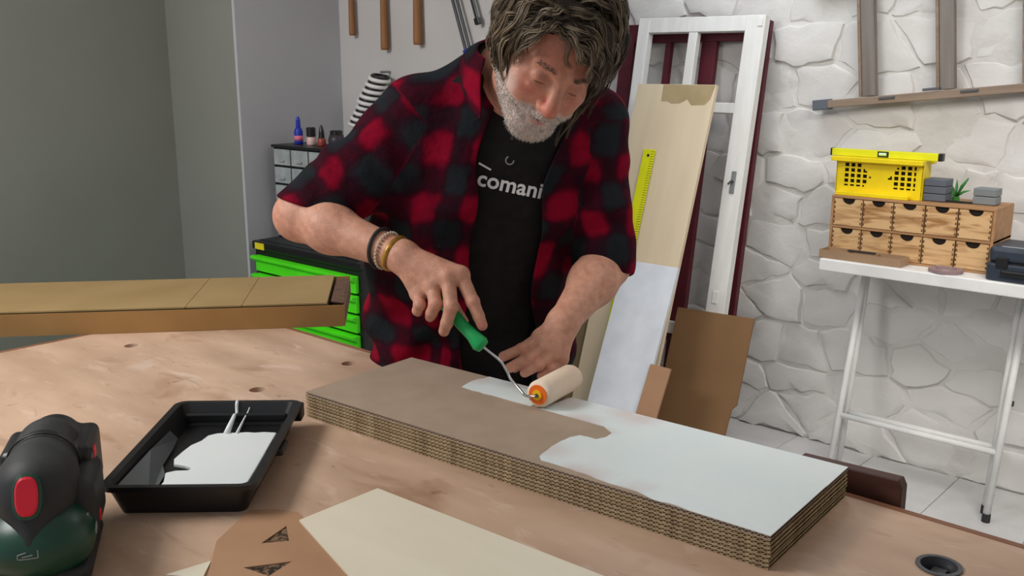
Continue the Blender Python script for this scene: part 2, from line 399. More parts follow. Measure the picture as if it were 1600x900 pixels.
def relief():
    # thick uneven whitewash over the mortar: real lumps that swallow some of the joints
    from mathutils import noise
    nx, nz = 150, 104; x0, x1, z1 = -1.0, 2.59, 2.59; vs_ = []
    for j in range(nz+1):
        for i in range(nx+1):
            x = x0+(x1-x0)*i/nx; z = z1*j/nz
            h = .5+.5*noise.fractal(Vector((x*5.5, z*8, 3.1)), .9, 2.1, 4); r = 1-abs(noise.noise(Vector((x*4+7, z*6, 1.7))))
            y = -.0006-.011*max(0, min(1, h))-.004*r**6
            if i in (0, nx) or j in (0, nz): y = -.0003
            vs_.append((x, y, z))
    n = nx+1
    MB().add(vs_, [(j*n+i, j*n+i+1, (j+1)*n+i+1, (j+1)*n+i) for j in range(nz) for i in range(nx)]).build('whitewash', M_STONEB, wb, smooth=True)
relief()
def stones():
    rng = random.Random(11); pts = []; y = .03
    while y < 2.5:                                      # rough courses of uneven height, with stones of uneven length
        h = rng.uniform(.10, .21); x = -1.0+rng.uniform(0, .2)
        while x < 2.55:
            w_ = rng.uniform(.11, .36); pts.append((x+w_/2, y+h/2+rng.uniform(-.05, .05)*h/.15)); x += w_
        y += h
    for i, (px, py) in enumerate(pts):
        poly = [(px-.4, max(py-.4, 0)), (px+.4, max(py-.4, 0)), (px+.4, py+.4), (px-.4, py+.4)]
        for j, (qx, qy) in enumerate(pts):
            if i == j or abs(qx-px) > .8 or abs(qy-py) > .6: continue
            ax, ay = 1.0, 1.6                           # stones lie flat: wider than tall
            nx, ny = (qx-px)*ax*ax, (qy-py)*ay*ay; c = (nx*(px+qx)+ny*(py+qy))/2
            out = []
            for a in range(len(poly)):
                p, q = poly[a], poly[(a+1) % len(poly)]
                dp, dq = nx*p[0]+ny*p[1]-c, nx*q[0]+ny*q[1]-c
                if dp <= 0: out.append(p)
                if (dp < 0) != (dq < 0): t = dp/(dp-dq); out.append((p[0]+(q[0]-p[0])*t, p[1]+(q[1]-p[1])*t))
            poly = out
            if len(poly) < 3: break
        if len(poly) < 3: continue
        cx = sum(p[0] for p in poly)/len(poly); cy = sum(p[1] for p in poly)/len(poly)
        ring = []
        for a in range(len(poly)):                      # resample the outline and let it wander; corners stay
            p, q = poly[a], poly[(a+1) % len(poly)]; L = math.hypot(q[0]-p[0], q[1]-p[1]); n = max(1, int(L/.04))
            for b in range(n):
                t = b/n; wx = .011 if b else .005
                ring.append((p[0]+(q[0]-p[0])*t+rng.uniform(-wx, wx)-cx, p[1]+(q[1]-p[1])*t+rng.uniform(-wx, wx)-cy))
        n = len(ring)
        if n < 4: continue
        d = rng.choice((.009, .012, .014, .018, .024)); tx, ty = rng.uniform(-.10, .10), rng.uniform(-.12, .12)
        mb = MB(); vs_ = []; ledge = rng.uniform(-.2, .2)
        for ins, dep in ((.003, .003), (.008, -d*.45), (.014, -d*.85), (.035, -d)):
            for (x, y) in ring:
                L = math.hypot(x, y); k = max(.12, 1-ins/L); bump = .0022*math.sin(x*37+cx*9)*math.cos(y*41+cy*7)
                vs_.append((x*k, min(dep+(tx*x+ty*y)*.45*(-dep/d)+bump+rng.uniform(-.0012, .0012), -.0005) if dep < 0 else dep, y*k))
        vs_.append((0, -d-rng.uniform(-.002, .004), 0))
        fs = [(r*n+a, r*n+(a+1) % n, (r+1)*n+(a+1) % n, (r+1)*n+a) for r in range(3) for a in range(n)]
        fs += [(3*n+a, 3*n+(a+1) % n, 4*n) for a in range(n)]
        o = mb.add(vs_, fs).build('stone', M_STONE, wb, (cx, 0, cy)); autosmooth(o, 32)
stones()

# ================================================================== WORKBENCH
def bench():
    t = thing('workbench', 'large plywood workbench with darker edging and round dog holes', 'workbench', (.86, -2.95, 0))
    ox, oy = .86, -2.95
    top = MB().box(-.365-ox, 2.15-ox, -3.6-oy, -2.32-oy, .845, .88).build('bench_top', M_BENCH, t)
    cut = MB()
    holes = [(.311, -2.645, .0165), (.308, -2.402, .0165), (-.196, -2.662, .0165), (1.617, -2.448, .0275)]
    for x, y, r in holes: cut.lathe([(r, .8), (r, .95)], 28, (x-ox, y-oy, 0))
    c = cut.build('hole_cutter', M_DARK, t)
    md = top.modifiers.new('holes', 'BOOLEAN'); md.object = c; md.operation = 'DIFFERENCE'; md.solver = 'EXACT'
    bpy.context.view_layer.update()
    me = bpy.data.meshes.new_from_object(top.evaluated_get(bpy.context.evaluated_depsgraph_get()))
    top.modifiers.clear(); top.data = me; bpy.data.objects.remove(c)
    MB().box(-.38-ox, 2.15-ox, -2.32-oy, -2.305-oy, .845, .8805).build('edging', M_EDGE, t, bevel=.002)
    MB().box(-.38-ox, -.365-ox, -3.6-oy, -2.32-oy, .845, .8805).build('edging', M_EDGE, t, bevel=.002)
    MB().box(-.30-ox, 2.05-ox, -3.5-oy, -2.40-oy, .80, .8445).build('under_shelf_panel', M_BLEG, t)
    for x, y in ((-.28, -2.42), (2.0, -2.42), (-.28, -3.48), (2.0, -3.48)):
        MB().box(x-ox-.04, x-ox+.04, y-oy-.04, y-oy+.04, 0, .80).build('leg', M_BLEG, t, bevel=.004)
    x, y, r = holes[3]
    ring = MB(); n = 36; pr = [(r-.001, .82), (r-.001, .8808), (r+.002, .8808), (r+.002, .8822), (r-.004, .8822), (r-.004, .82)]
    ring.lathe(pr, n, (x-ox, y-oy, 0)); ring.f = [f for f in ring.f if len(f) == 4]
    tag(ring.build('metal_insert', M_DSTEEL, t, smooth=False), 'dark metal ring set into bench hole')
    MB().box(x-ox-.012, x-ox+.006, y-oy-.02, y-oy+.02, .8455, .868).build('insert_clip', M_STEEL, t)
bench()

# ================================================================== CARDBOARD SHELF BEING PAINTED
def panel():
    L, D, nl = .937, .288, 8; th = .05/nl
    t = thing('cardboard_shelf_panel', 'thick glued corrugated cardboard panel half coated in white paint', 'cardboard panel', (.518, -2.671, .8803), (0, 0, math.radians(3.63)))
    def layer(d0, d1, hgt):
        m = MB(); m.box(0, L, d0, d1, 0, .0009).box(0, L, d0, d1, hgt-.0009, hgt)
        per = .0092; n = int(L/per)*8; vs_ = []; w_ = .0007
        for i in range(n+1):
            x = L*i/n; z = hgt/2+(hgt/2-.0014)*math.sin(2*PI*i/8)
            vs_ += [(x, d0+.0006, z-w_), (x, d0+.0006, z+w_), (x, d1-.0006, z+w_), (x, d1-.0006, z-w_)]
        m.add(vs_, [(4*i+k, 4*i+(k+1) % 4, 4*i+4+(k+1) % 4, 4*i+4+k) for i in range(n) for k in range(4)])
        return m
    full = layer(0, D, th).mesh('corrugated_layer'); full.materials.append(M_CARD2)
    rng = random.Random(4)
    for k in range(nl-1):
        link('corrugated_layer', full, t, (rng.uniform(-.0012, .0012), rng.uniform(-.0010, .0008), k*th))
    m1 = layer(0, .1985, th).build('corrugated_layer', M_CARD, t, (0, -.0005, (nl-1)*th))
    m2 = layer(.2, D, th*.86).build('corrugated_layer', M_CARD, t, (0, 0, (nl-1)*th))
    top = nl*th; top2 = (nl-1)*th+th*.86
    def coat(poly, z0, thick, blobs, nm='paint_coat'):
        poly = [Vector(p) for p in poly]; n = len(poly); dense = []
        rng = random.Random(len(poly))
        for i in range(n):
            a, b = poly[i], poly[(i+1) % n]; k = max(1, int((b-a).length/.012))
            edge = (abs(a.y-b.y) < .012 and (a.y > .28 or a.y < -.0 or .195 < a.y < .204)) or (a.x > .93 and b.x > .93)
            for j in range(k):
                p = a.lerp(b, j/k)
                if not edge and j: p = p+Vector((rng.uniform(-.002, .002), rng.uniform(-.002, .002)))
                dense.append((min(p.x, L+.0004), min(max(p.y, -.0009), D)))
        bm = bmesh.new(); vs_ = [bm.verts.new((x, y, 0)) for x, y in dense]; f = bm.faces.new(vs_)
        bmesh.ops.triangulate(bm, faces=[f])
        for _ in range(2):
            bmesh.ops.subdivide_edges(bm, edges=[e for e in bm.edges if e.calc_length() > .03], cuts=1, use_grid_fill=False)
            bmesh.ops.triangulate(bm, faces=bm.faces)
        r = bmesh.ops.extrude_face_region(bm, geom=list(bm.faces)); 
        for v in [g for g in r['geom'] if isinstance(g, bmesh.types.BMVert)]: v.co.z += thick
        bmesh.ops.recalc_face_normals(bm, faces=bm.faces)
        me = bpy.data.meshes.new(nm); bm.to_mesh(me); bm.free(); me.materials.append(M_COAT)
        X = np.zeros(len(me.vertices)); P = np.array([v.co for v in me.vertices])
        for bx, by, br in blobs: X = np.maximum(X, np.clip(1.5-1.5*np.hypot(P[:, 0]-bx, (P[:, 1]-by)*1.2)/br, 0, 1))
        set_f(me, X, 'thin')
        link(nm, me, t, (0, 0, z0))
    # the back strip, left of the roller and right of it; then the front sheet
    coat([(.214, .207), (.207, .25), (.216, .288), (.38, .288), (.385, .203), (.345, .203), (.29, .205), (.245, .203)], top2, .0008, [(.21, .26, .04)])
    coat([(.405, .203), (.418, .288), (.937, .288), (.937, .1975), (.6, .1975), (.46, .201)], top2, .0008, [(.43, .26, .05), (.56, .285, .07), (.5, .2, .05)])
    coat([(.937, .1995), (.937, -.001), (.819, 0), (.796, .003), (.76, -.0005), (.729, .008), (.67, .008), (.607, .014), (.55, .013), (.539, .024), (.534, .05), (.529, .084), (.530, .12), (.538, .138), (.569, .14), (.577, .158), (.575, .18), (.545, .1995)], top, .0008, [(.53, .06, .05), (.63, .01, .05), (.56, .18, .03), (.72, .0, .03)])
panel()

# ================================================================== PAINT ROLLER
def roller():
    t = thing('paint_roller', 'small foam paint roller with green handle held over cardboard', 'paint roller', (.900, -2.388, .9317))
    o = Vector((.900, -2.388, .9317)); a = Vector((.910, -2.448, .9575)); b = Vector((.890, -2.324, .9575)); ax = (b-a).normalized()
    q = ax.to_track_quat('Z', 'Y'); tf = lambda v: q @ v
    L = (b-a).length
    MB().lathe([(.019, .0), (.0235, .0015), (.0252, .006), (.0252, L-.008), (.0235, L-.002), (.017, L)], 32, a-o, tf).build('foam_sleeve', M_FOAM, t, smooth=True)
    c = MB().lathe([(.0185, -.002), (.0185, .001)], 28, a-o, tf).build('end_cap', M_ORANGE, t)
    MB().lathe([(.0095, -.0045), (.0095, .0)], 20, a-o, tf).build('core', M_YCORE, c)
    MB().lathe([(.0035, -.010), (.0035, -.003)], 12, a-o, tf).build('axle_nut', M_DSTEEL, c)
    pts = [a-o-ax*.003, a-o-ax*.012, Vector((.897, -2.461, .955))-o, Vector((.884, -2.456, .953))-o, Vector((.845, -2.451, .975))-o, Vector((.839, -2.450, .983))-o, Vector((.826, -2.452, 1.001))-o, Vector((.819, -2.455, 1.008))-o, Vector((.785, -2.465, 1.030))-o]
    autosmooth(MB().tube(pts, .0026, 10).build('wire_frame', M_CHROME, t), 60)
    h = [Vector(p)-o for p in ((.789, -2.463, 1.0265), (.782, -2.465, 1.032), (.765, -2.4675, 1.046), (.740, -2.470, 1.062), (.69, -2.471, 1.100), (.675, -2.472, 1.112))]
    MB().tube(h, [.0125, .0165, .0125, .0115, .0125, .009], 14, flat=.8).build('handle', M_HGREEN, t, smooth=True)
roller()

# ================================================================== PAINT TRAY
def tray():
    t = thing('paint_tray', 'black plastic roller tray with a pool of white paint', 'paint tray', (.60, -2.92, .8803), (0, 0, math.radians(42+1.5)))
    # local x: across (right), y: away from the camera. rim height .05
    z1 = .05; HW, HL = .104, .18
    def loop(w_, l_, r, z, n=5): return [(x, y, z) for x, y in rr(2*w_, 2*l_, r, n)]
    m = MB(); n = 24
    rings = [loop(HW+.012, HL+.010, .022, z1-.008), loop(HW+.012, HL+.010, .022, z1), loop(HW, HL, .016, z1), loop(HW-.002, HL-.002, .015, z1-.004), loop(HW-.016, HL-.016, .014, .012),
             ]
    vs_ = [p for r in rings for p in r]; fs = []
    for r in range(len(rings)-1): fs += [(r*n+k, r*n+(k+1) % n, (r+1)*n+(k+1) % n, (r+1)*n+k) for k in range(n)]
    fs.append(tuple(range(4*n, 5*n))); m.add(vs_, fs)
    out = [loop(HW+.0115, HL+.0095, .022, z1-.008), loop(HW+.004, HL+.003, .018, z1-.008), loop(HW-.010, HL-.010, .014, 0)]
    vs_ = [p for r in out for p in r]; fs = []
    for r in range(2): fs += [(r*n+k, r*n+(k+1) % n, (r+1)*n+(k+1) % n, (r+1)*n+k) for k in range(n)]
    fs.append(tuple(range(2*n, 3*n))); m.add(vs_, fs)
    autosmooth(m.build('tray_body', M_BLACKP, t), 35)
    MB().box(-HW+.012, HW-.012, .155, .162, .02, .036).build('inner_step', M_BLACKP, t, bevel=.003)
    # the sloping ramp on the left, with its smear of thinned paint
    MB().add([(-HW+.008, -.166, .042), (-HW+.009, -.02, .0405), (-HW+.010, .075, .036), (-HW+.020, .082, .019), (-HW+.026, .03, .0175), (-HW+.030, -.03, .017), (-HW+.046, -.068, .0165), (-HW+.052, -.166, .0165)], [(0, 1, 2, 3, 4, 5, 6, 7)]).build('ramp_film', mat('thin_grey_paint_film', (96, 104, 106), .35, (80, 88, 90), 8), t)
    MB().prism([(HW-.01, -.03), (HW+.018, -.025), (HW+.018, .02), (HW-.01, .025)], .028, .04).build('side_lug', M_BLACKP, t, bevel=.003)
    MB().prism([(-HW-.018, .02), (-HW+.004, .015), (-HW+.004, .07), (-HW-.018, .065)], .028, .04).build('side_lug', M_BLACKP, t, bevel=.003)
    MB().prism([(HW-.005, HL-.02), (HW+.013, HL-.02), (HW+.013, HL+.012), (HW-.005, HL+.012)], .018, .046).build('corner_tab', M_BLACKP, t, bevel=.003)
    pool = [(-.052, -.162), (.0, -.1635), (.082, -.162), (.0835, -.05), (.0835, .105), (.06, .109), (.045, .106), (.03, .109), (.012, .106), (.0, .107), (-.022, .104), (-.035, .094), (-.04, .07), (-.052, .05), (-.058, .02), (-.062, -.01), (-.056, -.03), (-.035, -.038), (-.022, -.046), (-.024, -.056), (-.045, -.058), (-.058, -.066), (-.05, -.1)]
    MB().prism(pool, .0122, .0195).build('paint_pool', M_WPAINT, t, bevel=.002)
    MB().tube([(-.004, .1, .0195), (-.003, .155, .034), (-.003, .1715, .030), (-.003, .1745, .046), (-.003, .178, .0515), (-.003, .186, .052)], [.006, .0035, .003, .0032, .003, .002], 8).build('paint_drip', M_WPAINT, t, smooth=True)
    MB().tube([(.014, .1, .0195), (.016, .15, .03), (.019, .1635, .036), (.022, .168, .044)], [.003, .0016, .0013, .001], 6).build('paint_drip', M_WPAINT, t, smooth=True)
tray()

# ================================================================== SANDER
def sander():
    t = thing('detail_sander', 'dark green and black electric sander with red oval button', 'sander', (.722, -3.245, .8803), (0, 0, math.radians(59)))
    # local: -y towards the camera, z up
    def body(p):
        d = rbox(p, (0, 0, .05), (.062, .075, .028), .026)
        d = smin(d, ell(p, (0, -.03, .055), (.066, .072, .05)), .02)
        d = smin(d, ell(p, (0, .02, .08), (.055, .06, .05)), .02)
        return d
    def plate(p):
        d = rbox(p, (0, .005, .013), (.064, .082, .0125), .012)
        return smax(smax(smin(d, cone(p, (0, -.05, .013), (0, -.088, .013), .03, .012), .02), .0005-p[:, 2], .002), p[:, 2]-.026, .004)
    def grip(p):
        d = ell(p, (0, -.012, .112), (.051, .058, .050))
        d = smin(d, cone(p, (0, -.030, .122), (0, -.082, .068), .034, .016), .022)
        d = smin(d, cone(p, (0, .02, .118), (0, .10, .128), .046, .042), .02)
        return d
    def rear(p):
        d = cone(p, (0, .06, .125), (0, .155, .118), .043, .038)
        d = smin(d, rbox(p, (.035, .11, .098), (.026, .055, .042), .012), .008)
        return smin(d, rbox(p, (-.035, .11, .098), (.024, .05, .04), .012), .008)
    def side(p): return rbox(p, (.05, .035, .075), (.02, .06, .045), .018)
    lo, hi = (-.11, -.13, -.01), (.11, .21, .2)
    sdf_obj('base_plate', plate, lo, hi, .003, M_BLACKR, t)
    bd = sdf_obj('body_shell', body, lo, hi, .003, M_DGREEN, t)
    gp = sdf_obj('grip', grip, lo, hi, .003, M_BLACKR, t)
    sdf_obj('motor_housing', rear, lo, hi, .003, M_BLACKP, t)
    sdf_obj('side_cover', side, lo, hi, .003, M_BLACKR, t)
    # ring seam between grip and motor housing
    MB().torus((0, .05, .123), (0, 1, .1), .0462, .0012, 36, 6).build('seam_ring', M_BLACKP, t, smooth=True)
    # button on the sloping front of the grip
    bg = BVHTree.FromObject(gp, bpy.context.evaluated_depsgraph_get())
    h = bg.ray_cast(Vector((0, -.22, .165)), (Vector((0, 0, .112))-Vector((0, -.22, .165))).normalized()); n = Vector((0, h[1].y, h[1].z)).normalized(); c = h[0]+n*.002
    q = n.to_track_quat('Z', 'Y')
    def oval(rx, ry, h0, h1, k=28):
        m = MB(); vs_ = []
        for h, s in ((h0, 1), (h1-.002, 1), (h1, .86)):
            for i in range(k):
                a = 2*PI*i/k; x = math.copysign(abs(math.cos(a))**.7, math.cos(a))*rx*s; y = math.copysign(abs(math.sin(a))**.8, math.sin(a))*ry*s
                vs_.append(c+q @ Vector((x, y, h)))
        fs = [(r*k+i, r*k+(i+1) % k, (r+1)*k+(i+1) % k, (r+1)*k+i) for r in range(2) for i in range(k)]+[tuple(range(2*k, 3*k)), tuple(range(k))[::-1]]
        return m.add(vs_, fs)
    tag(oval(.0175, .029, -.012, .0015).build('button_surround', M_DGREEN, t), 'dark green oval ring around button')
    tag(oval(.0135, .0245, -.01, .006).build('power_button', M_RED, t), 'red oval power button')
    MB().box(.066, .0715, .005, .02, .05, .064).build('red_catch', M_RED, t, bevel=.002)
    MB().box(.058, .063, .07, .09, .115, .130).build('red_catch', M_RED, t, bevel=.002)
    MB().lathe([(.005, 0), (.005, .004)], 14, (.058, -.03, .075), lambda v: Vector((v.z, v.x, v.y))).build('screw', M_STEEL, t)
    # worn lettering block on the green nose, unreadable strokes
    bm = BVHTree.FromObject(bd, bpy.context.evaluated_depsgraph_get())
    def strokes(segs, nm):
        m = MB()
        for p0, p1, r in segs:
            pts = []
            for i in range(5):
                p = Vector(p0).lerp(Vector(p1), i/4); d = Vector((0, 0, .055))-p; h = bm.ray_cast(p, d.normalized())
                if h[0] is not None: pts.append(h[0])
            if len(pts) == 5: m.tube(pts, r, 6)
        if m.v: m.build(nm, M_GREYPRINT, t)
    strokes([((-.02, -.15, .07), (-.005, -.15, .074), .0007), ((-.018, -.15, .062), (.015, -.15, .062), .0007), ((-.02, -.15, .062), (-.02, -.15, .07), .0007), ((.015, -.15, .062), (.015, -.15, .076), .0006), ((-.012, -.15, .066), (.006, -.15, .068), .0007)], 'nose_badge')
    strokes([((.13, -.07, .05), (.15, -.03, .065), .0008), ((.13, -.06, .045), (.15, -.02, .058), .0006), ((.13, -.075, .058), (.15, -.05, .068), .0009)], 'side_badge')
sander()

# ================================================================== SHEETS LYING ON THE BENCH
def flat(name, label, cat, poly, z, th, m, parent=None):
    cx = sum(p[0] for p in poly)/len(poly); cy = sum(p[1] for p in poly)/len(poly)
    o = MB().prism([(x-cx, y-cy) for x, y in poly], 0, th).build(name, m, parent, (cx, cy, z))
    return tag(o, label, cat)
flat('plywood_offcut', 'cream thin plywood offcut lying beside the paint tray', 'plywood sheet', [(.878, -2.948), (.879, -2.800), (1.41, -2.772), (1.40, -3.02), (1.06, -3.0)], .8835, .003, M_PLYT)
def template():
    # brown card sheet with two triangular cut-outs showing dark corrugation
    out = [(.789, -2.975), (.815, -2.948), (.850, -2.930), (1.075, -3.0), (1.02, -3.16), (.925, -3.128), (.84, -3.061)]
    cx, cy = .92, -3.02
    t = thing('cardboard_template', 'brown cardboard offcut with two triangular holes', 'cardboard sheet', (cx, cy, .8803))
    bm = bmesh.new(); tris = [[(.892, -3.023), (.874, -2.968), (.915, -2.992)], [(.932, -3.077), (.966, -3.024), (.976, -3.067)]]
    cm = MB()
    for tr in tris: cm.prism([(x-cx, y-cy) for x, y in tr], .0012, .01)
    o = MB().prism([(x-cx, y-cy) for x, y in out], 0, .003).build('sheet', M_CARDS, t); c = cm.build('hole_cutter', M_DARK, t)
    md = o.modifiers.new('b', 'BOOLEAN'); md.object = c; md.operation = 'DIFFERENCE'; md.solver = 'EXACT'; bpy.context.view_layer.update()
    me = bpy.data.meshes.new_from_object(o.evaluated_get(bpy.context.evaluated_depsgraph_get())); o.modifiers.clear(); o.data = me; bpy.data.objects.remove(c)
    for tr in tris:
        mx = sum(p[0] for p in tr)/3-cx; my = sum(p[1] for p in tr)/3-cy; m = MB()
        m.prism([((x-cx-mx)*.98+mx, (y-cy-my)*.98+my) for x, y in tr], .0012, .0014)
        tag(m.build('exposed_corrugation', M_CORR, t), 'dark exposed corrugation in the triangular hole')
M_CARDS = mat('tan_card_sheet', (170, 130, 98), .85, (180, 140, 108), 6)
M_CORR = mat('dark_corrugation', (48, 38, 30), .95, (130, 104, 78), 160, lo=.45, hi=.6, detail=2)
template()
flat('wood_scrap', 'small pale triangular wood scrap beside cardboard template', 'wood scrap', [(.872, -3.155), (.884, -3.096), (.916, -3.128)], .8803, .003, M_PLYT)

# ================================================================== LONG CARDBOARD BOX
def box():
    ang = math.atan2(.755, .655)
    t = thing('cardboard_box', 'long flat brown cardboard box across the bench corner', 'cardboard box', (.047, -2.205, .8807), (0, 0, ang))
    # local: x along (negative goes left), y away from the camera
    L, D, H = 1.02, .36, .056
    MB().box(-L, 0, 0, D, 0, .004).build('bottom', M_CARDB2, t)
    MB().box(-L, 0, 0, .004, .004, H).build('front_wall', M_CARDB2, t)
    MB().box(-L, 0, D-.004, D, .004, H).build('back_wall', M_CARDB2, t)
    MB().box(-L, -L+.004, .0045, D-.0045, .004, H).build('end_wall', M_CARDB2, t)
    MB().box(-.004, 0, .0045, D-.0045, .004, H-.008).build('end_wall', M_CARDI, t)
    MB().box(-.05, -.046, .0045, D-.0045, .004, H-.003).build('inner_flap', M_CARDI, t)
    seams = [-L, -.40, -.26, -.045]
    for i in range(3):
        MB().box(seams[i]+.0008, seams[i+1]-.0008, .012, D-.002, H+.0005, H+.0045).build('lid_flap', M_CARDB, t)
    MB().box(-.046, -.012, .06, D-.01, H-.012, H-.009).build('torn_edge', M_CARDI, t, rot=(0, .15, 0))
box()

# ================================================================== DARK PLANK BEHIND THE BENCH
tag(MB().prism([(-.09, 0), (.085, 0), (.078, .905), (.072, .917), (-.09, .911)], -.012, .012, 'y').build('dark_plank', M_DARKW, None, (1.43, -2.281, .0), bevel=.002), 'dark walnut plank standing against the far bench edge', 'plank')

# ================================================================== BOARDS AND SASHES LEANING ON THE STONE WALL
def lean(foot, topo, topz): return -math.atan2(foot-topo, topz)
def leaning(name, label, cat, k, foot, topo, topz, tilt=0):
    return thing(name, label, cat, (k, -foot, .004), (lean(foot, topo, topz), tilt, 0))
def red_frame():
    t = leaning('shutter_frame', 'dark red wooden frame leaning behind the white sash', 'frame', -.275, .30, .045, 1.70)
    H = 1.735; W = .36
    for a, b in ((-W, -W+.07), (W-.07, W), (.055, .125), (-.125, -.098)):
        MB().box(a, b, -.015, .015, .08 if a not in (-W, W-.07) else 0, H-.08 if a not in (-W, W-.07) else H).build('stile', M_REDW, t, bevel=.003)
    for z0, z1 in ((0, .08), (.38, .44), (H-.08, H)):
        MB().box(-W+.07, W-.07, -.014, .014, z0, z1).build('rail', M_REDW, t, bevel=.003)
red_frame()
def sash():
    t = leaning('window_sash', 'old white painted window sash without glass leaning on wall', 'window sash', -.215, .40, .105, 1.72, math.radians(.4))
    H = 1.76; W = .30
    MB().box(-W, -W+.055, -.02, .02, 0, H).build('stile', M_SASH, t, bevel=.003)
    MB().box(W-.085, W, -.02, .02, 0, H).build('stile', M_SASH, t, bevel=.003)
    for z0, z1 in ((0, .12), (.44, .49), (1.37, 1.412), (H-.062, H)):
        MB().box(-W+.055, W-.085, -.018, .018, z0, z1).build('rail', M_SASH, t, bevel=.003)
    MB().box(-.045, -.003, -.016, .016, 1.412, H-.062).build('glazing_bar', M_SASH, t, bevel=.003)
    MB().box(W-.05, W-.03, -.026, -.02, 1.05, 1.14).build('latch_plate', M_STEEL, t, bevel=.002)
    MB().tube([(W-.04, -.026, 1.1), (W-.04, -.038, 1.1), (W-.052, -.040, 1.085)], .004, 8).build('latch', M_DSTEEL, t)
    MB().box(W-.03, W-.008, -.024, -.02, H-.045, H-.012).build('hinge_leaf', M_SASH, t, bevel=.001)
    MB().box(W-.06, W-.035, -.024, -.02, .60, .65).build('hinge_leaf', M_SASH, t, bevel=.001)
sash()
def ply():
    t = leaning('plywood_board', 'tall pale plywood board with brown stain along its top', 'plywood board', -.185, .78, .30, 1.465)
    H = 1.54; W = .185
    MB().box(-W, W, -.009, .009, 0, H).build('sheet', M_PLY, t, bevel=.001)
    pts = [(-.06, H-.002), (W-.004, H-.002), (W-.015, H-.06), (W-.035, H-.082), (.09, H-.085), (.065, H-.06), (.055, H-.068), (.035, H-.078), (-.005, H-.08), (-.025, H-.07), (-.055, H-.072)]
    m = MB().prism(pts, -.0098, -.0088, 'y'); tag(m.build('stain', M_PLYSTAIN, t), 'ragged brown stain on board top')
ply()
tag(MB().box(-.165, .02, -.008, .008, 0, .80).build('olive_board', M_OLIVE, None, (-.33, -.745, .004), (lean(.745, .50, .8), 0, 0)), 'dull olive brown board behind the white panel', 'board')
def ruler():
    t = leaning('yellow_rule', 'lime yellow straight rule leaning on the pale plywood', 'ruler', -.238, .800, .400, 1.22)
    me = MB().box(-.027, .027, -.004, .004, 0, 1.27).build('blade', M_RULER, t, bevel=.001)
    MB().lathe([(.006, 0), (.006, .0012)], 14, (0, -.004, 1.245), lambda v: Vector((v.x, -v.z, v.y))).build('hanging_hole', M_DARK, t)
ruler()
tag(MB().box(-.126, .126, -.008, .008, 0, .845).build('white_panel', M_WHITEB, None, (-.098, -.905, .004), (lean(.905, .566, .775), math.radians(-.4), 0), bevel=.001), 'white melamine panel leaning in front of plywood', 'panel')
tag(MB().box(-.045, .045, -.004, .004, 0, .475).build('cardboard_strip', M_CARDS, None, (.060, -.945, .004), (lean(.945, .735, .43), math.radians(.8), 0)), 'narrow tan cardboard strip propped on the white panel', 'cardboard strip')
tag(MB().prism([(-.17, 0), (.15, 0), (.16, .24), (.178, .26), (.175, .605), (-.17, .595)], -.004, .004, 'y').build('cardboard_sheet', M_CARDD, None, (.075, -.56, .004), (lean(.56, .36, .60), 0, 0)), 'dark brown cardboard sheet propped against the sash', 'cardboard sheet')

# ================================================================== FOLDING TABLE AND WHAT IS ON IT
TZ = .858
def ftable():
    t = thing('folding_table', 'narrow white folding table against the stone wall', 'table', (.98, -.23, .004))
    def P(k, o, z): return (k-.98, -o+.23, z-.004)
    MB().box(.51-.98, 1.47-.98, -.40+.23, -.035+.23, .815-.004, TZ-.004).build('tabletop', M_WHITE, t, bevel=.004)
    for k0, k1, foot in ((.575, 1.145, .325), (.582, 1.122, .258)):
        for k in (k0, k1):
            lg = MB().tube([P(k, .11, .815), P(k, foot, .02)], .0125, 12).build('leg', M_WHITE, t, smooth=True)
            MB().tube([P(k, foot-.002, .03), P(k, foot, .0)], .0140, 12).build('foot_cap', M_BLACKR, lg)
        s = (.815-.235)/.795
        MB().tube([P(k0, .11+(foot-.11)*s, .235), P(k1, .11+(foot-.11)*s, .235)], .011, 12).build('crossbar', M_WHITE, t, smooth=True)
        MB().tube([P(k0, .113, .80), P(k1, .113, .80)], .011, 12).build('top_bar', M_WHITE, t, smooth=True)
    MB().tube([P(1.145, .2, .40), P(1.158, .2, .40)], .010, 12).build('pivot_cap', M_BLACKR, t)
ftable()
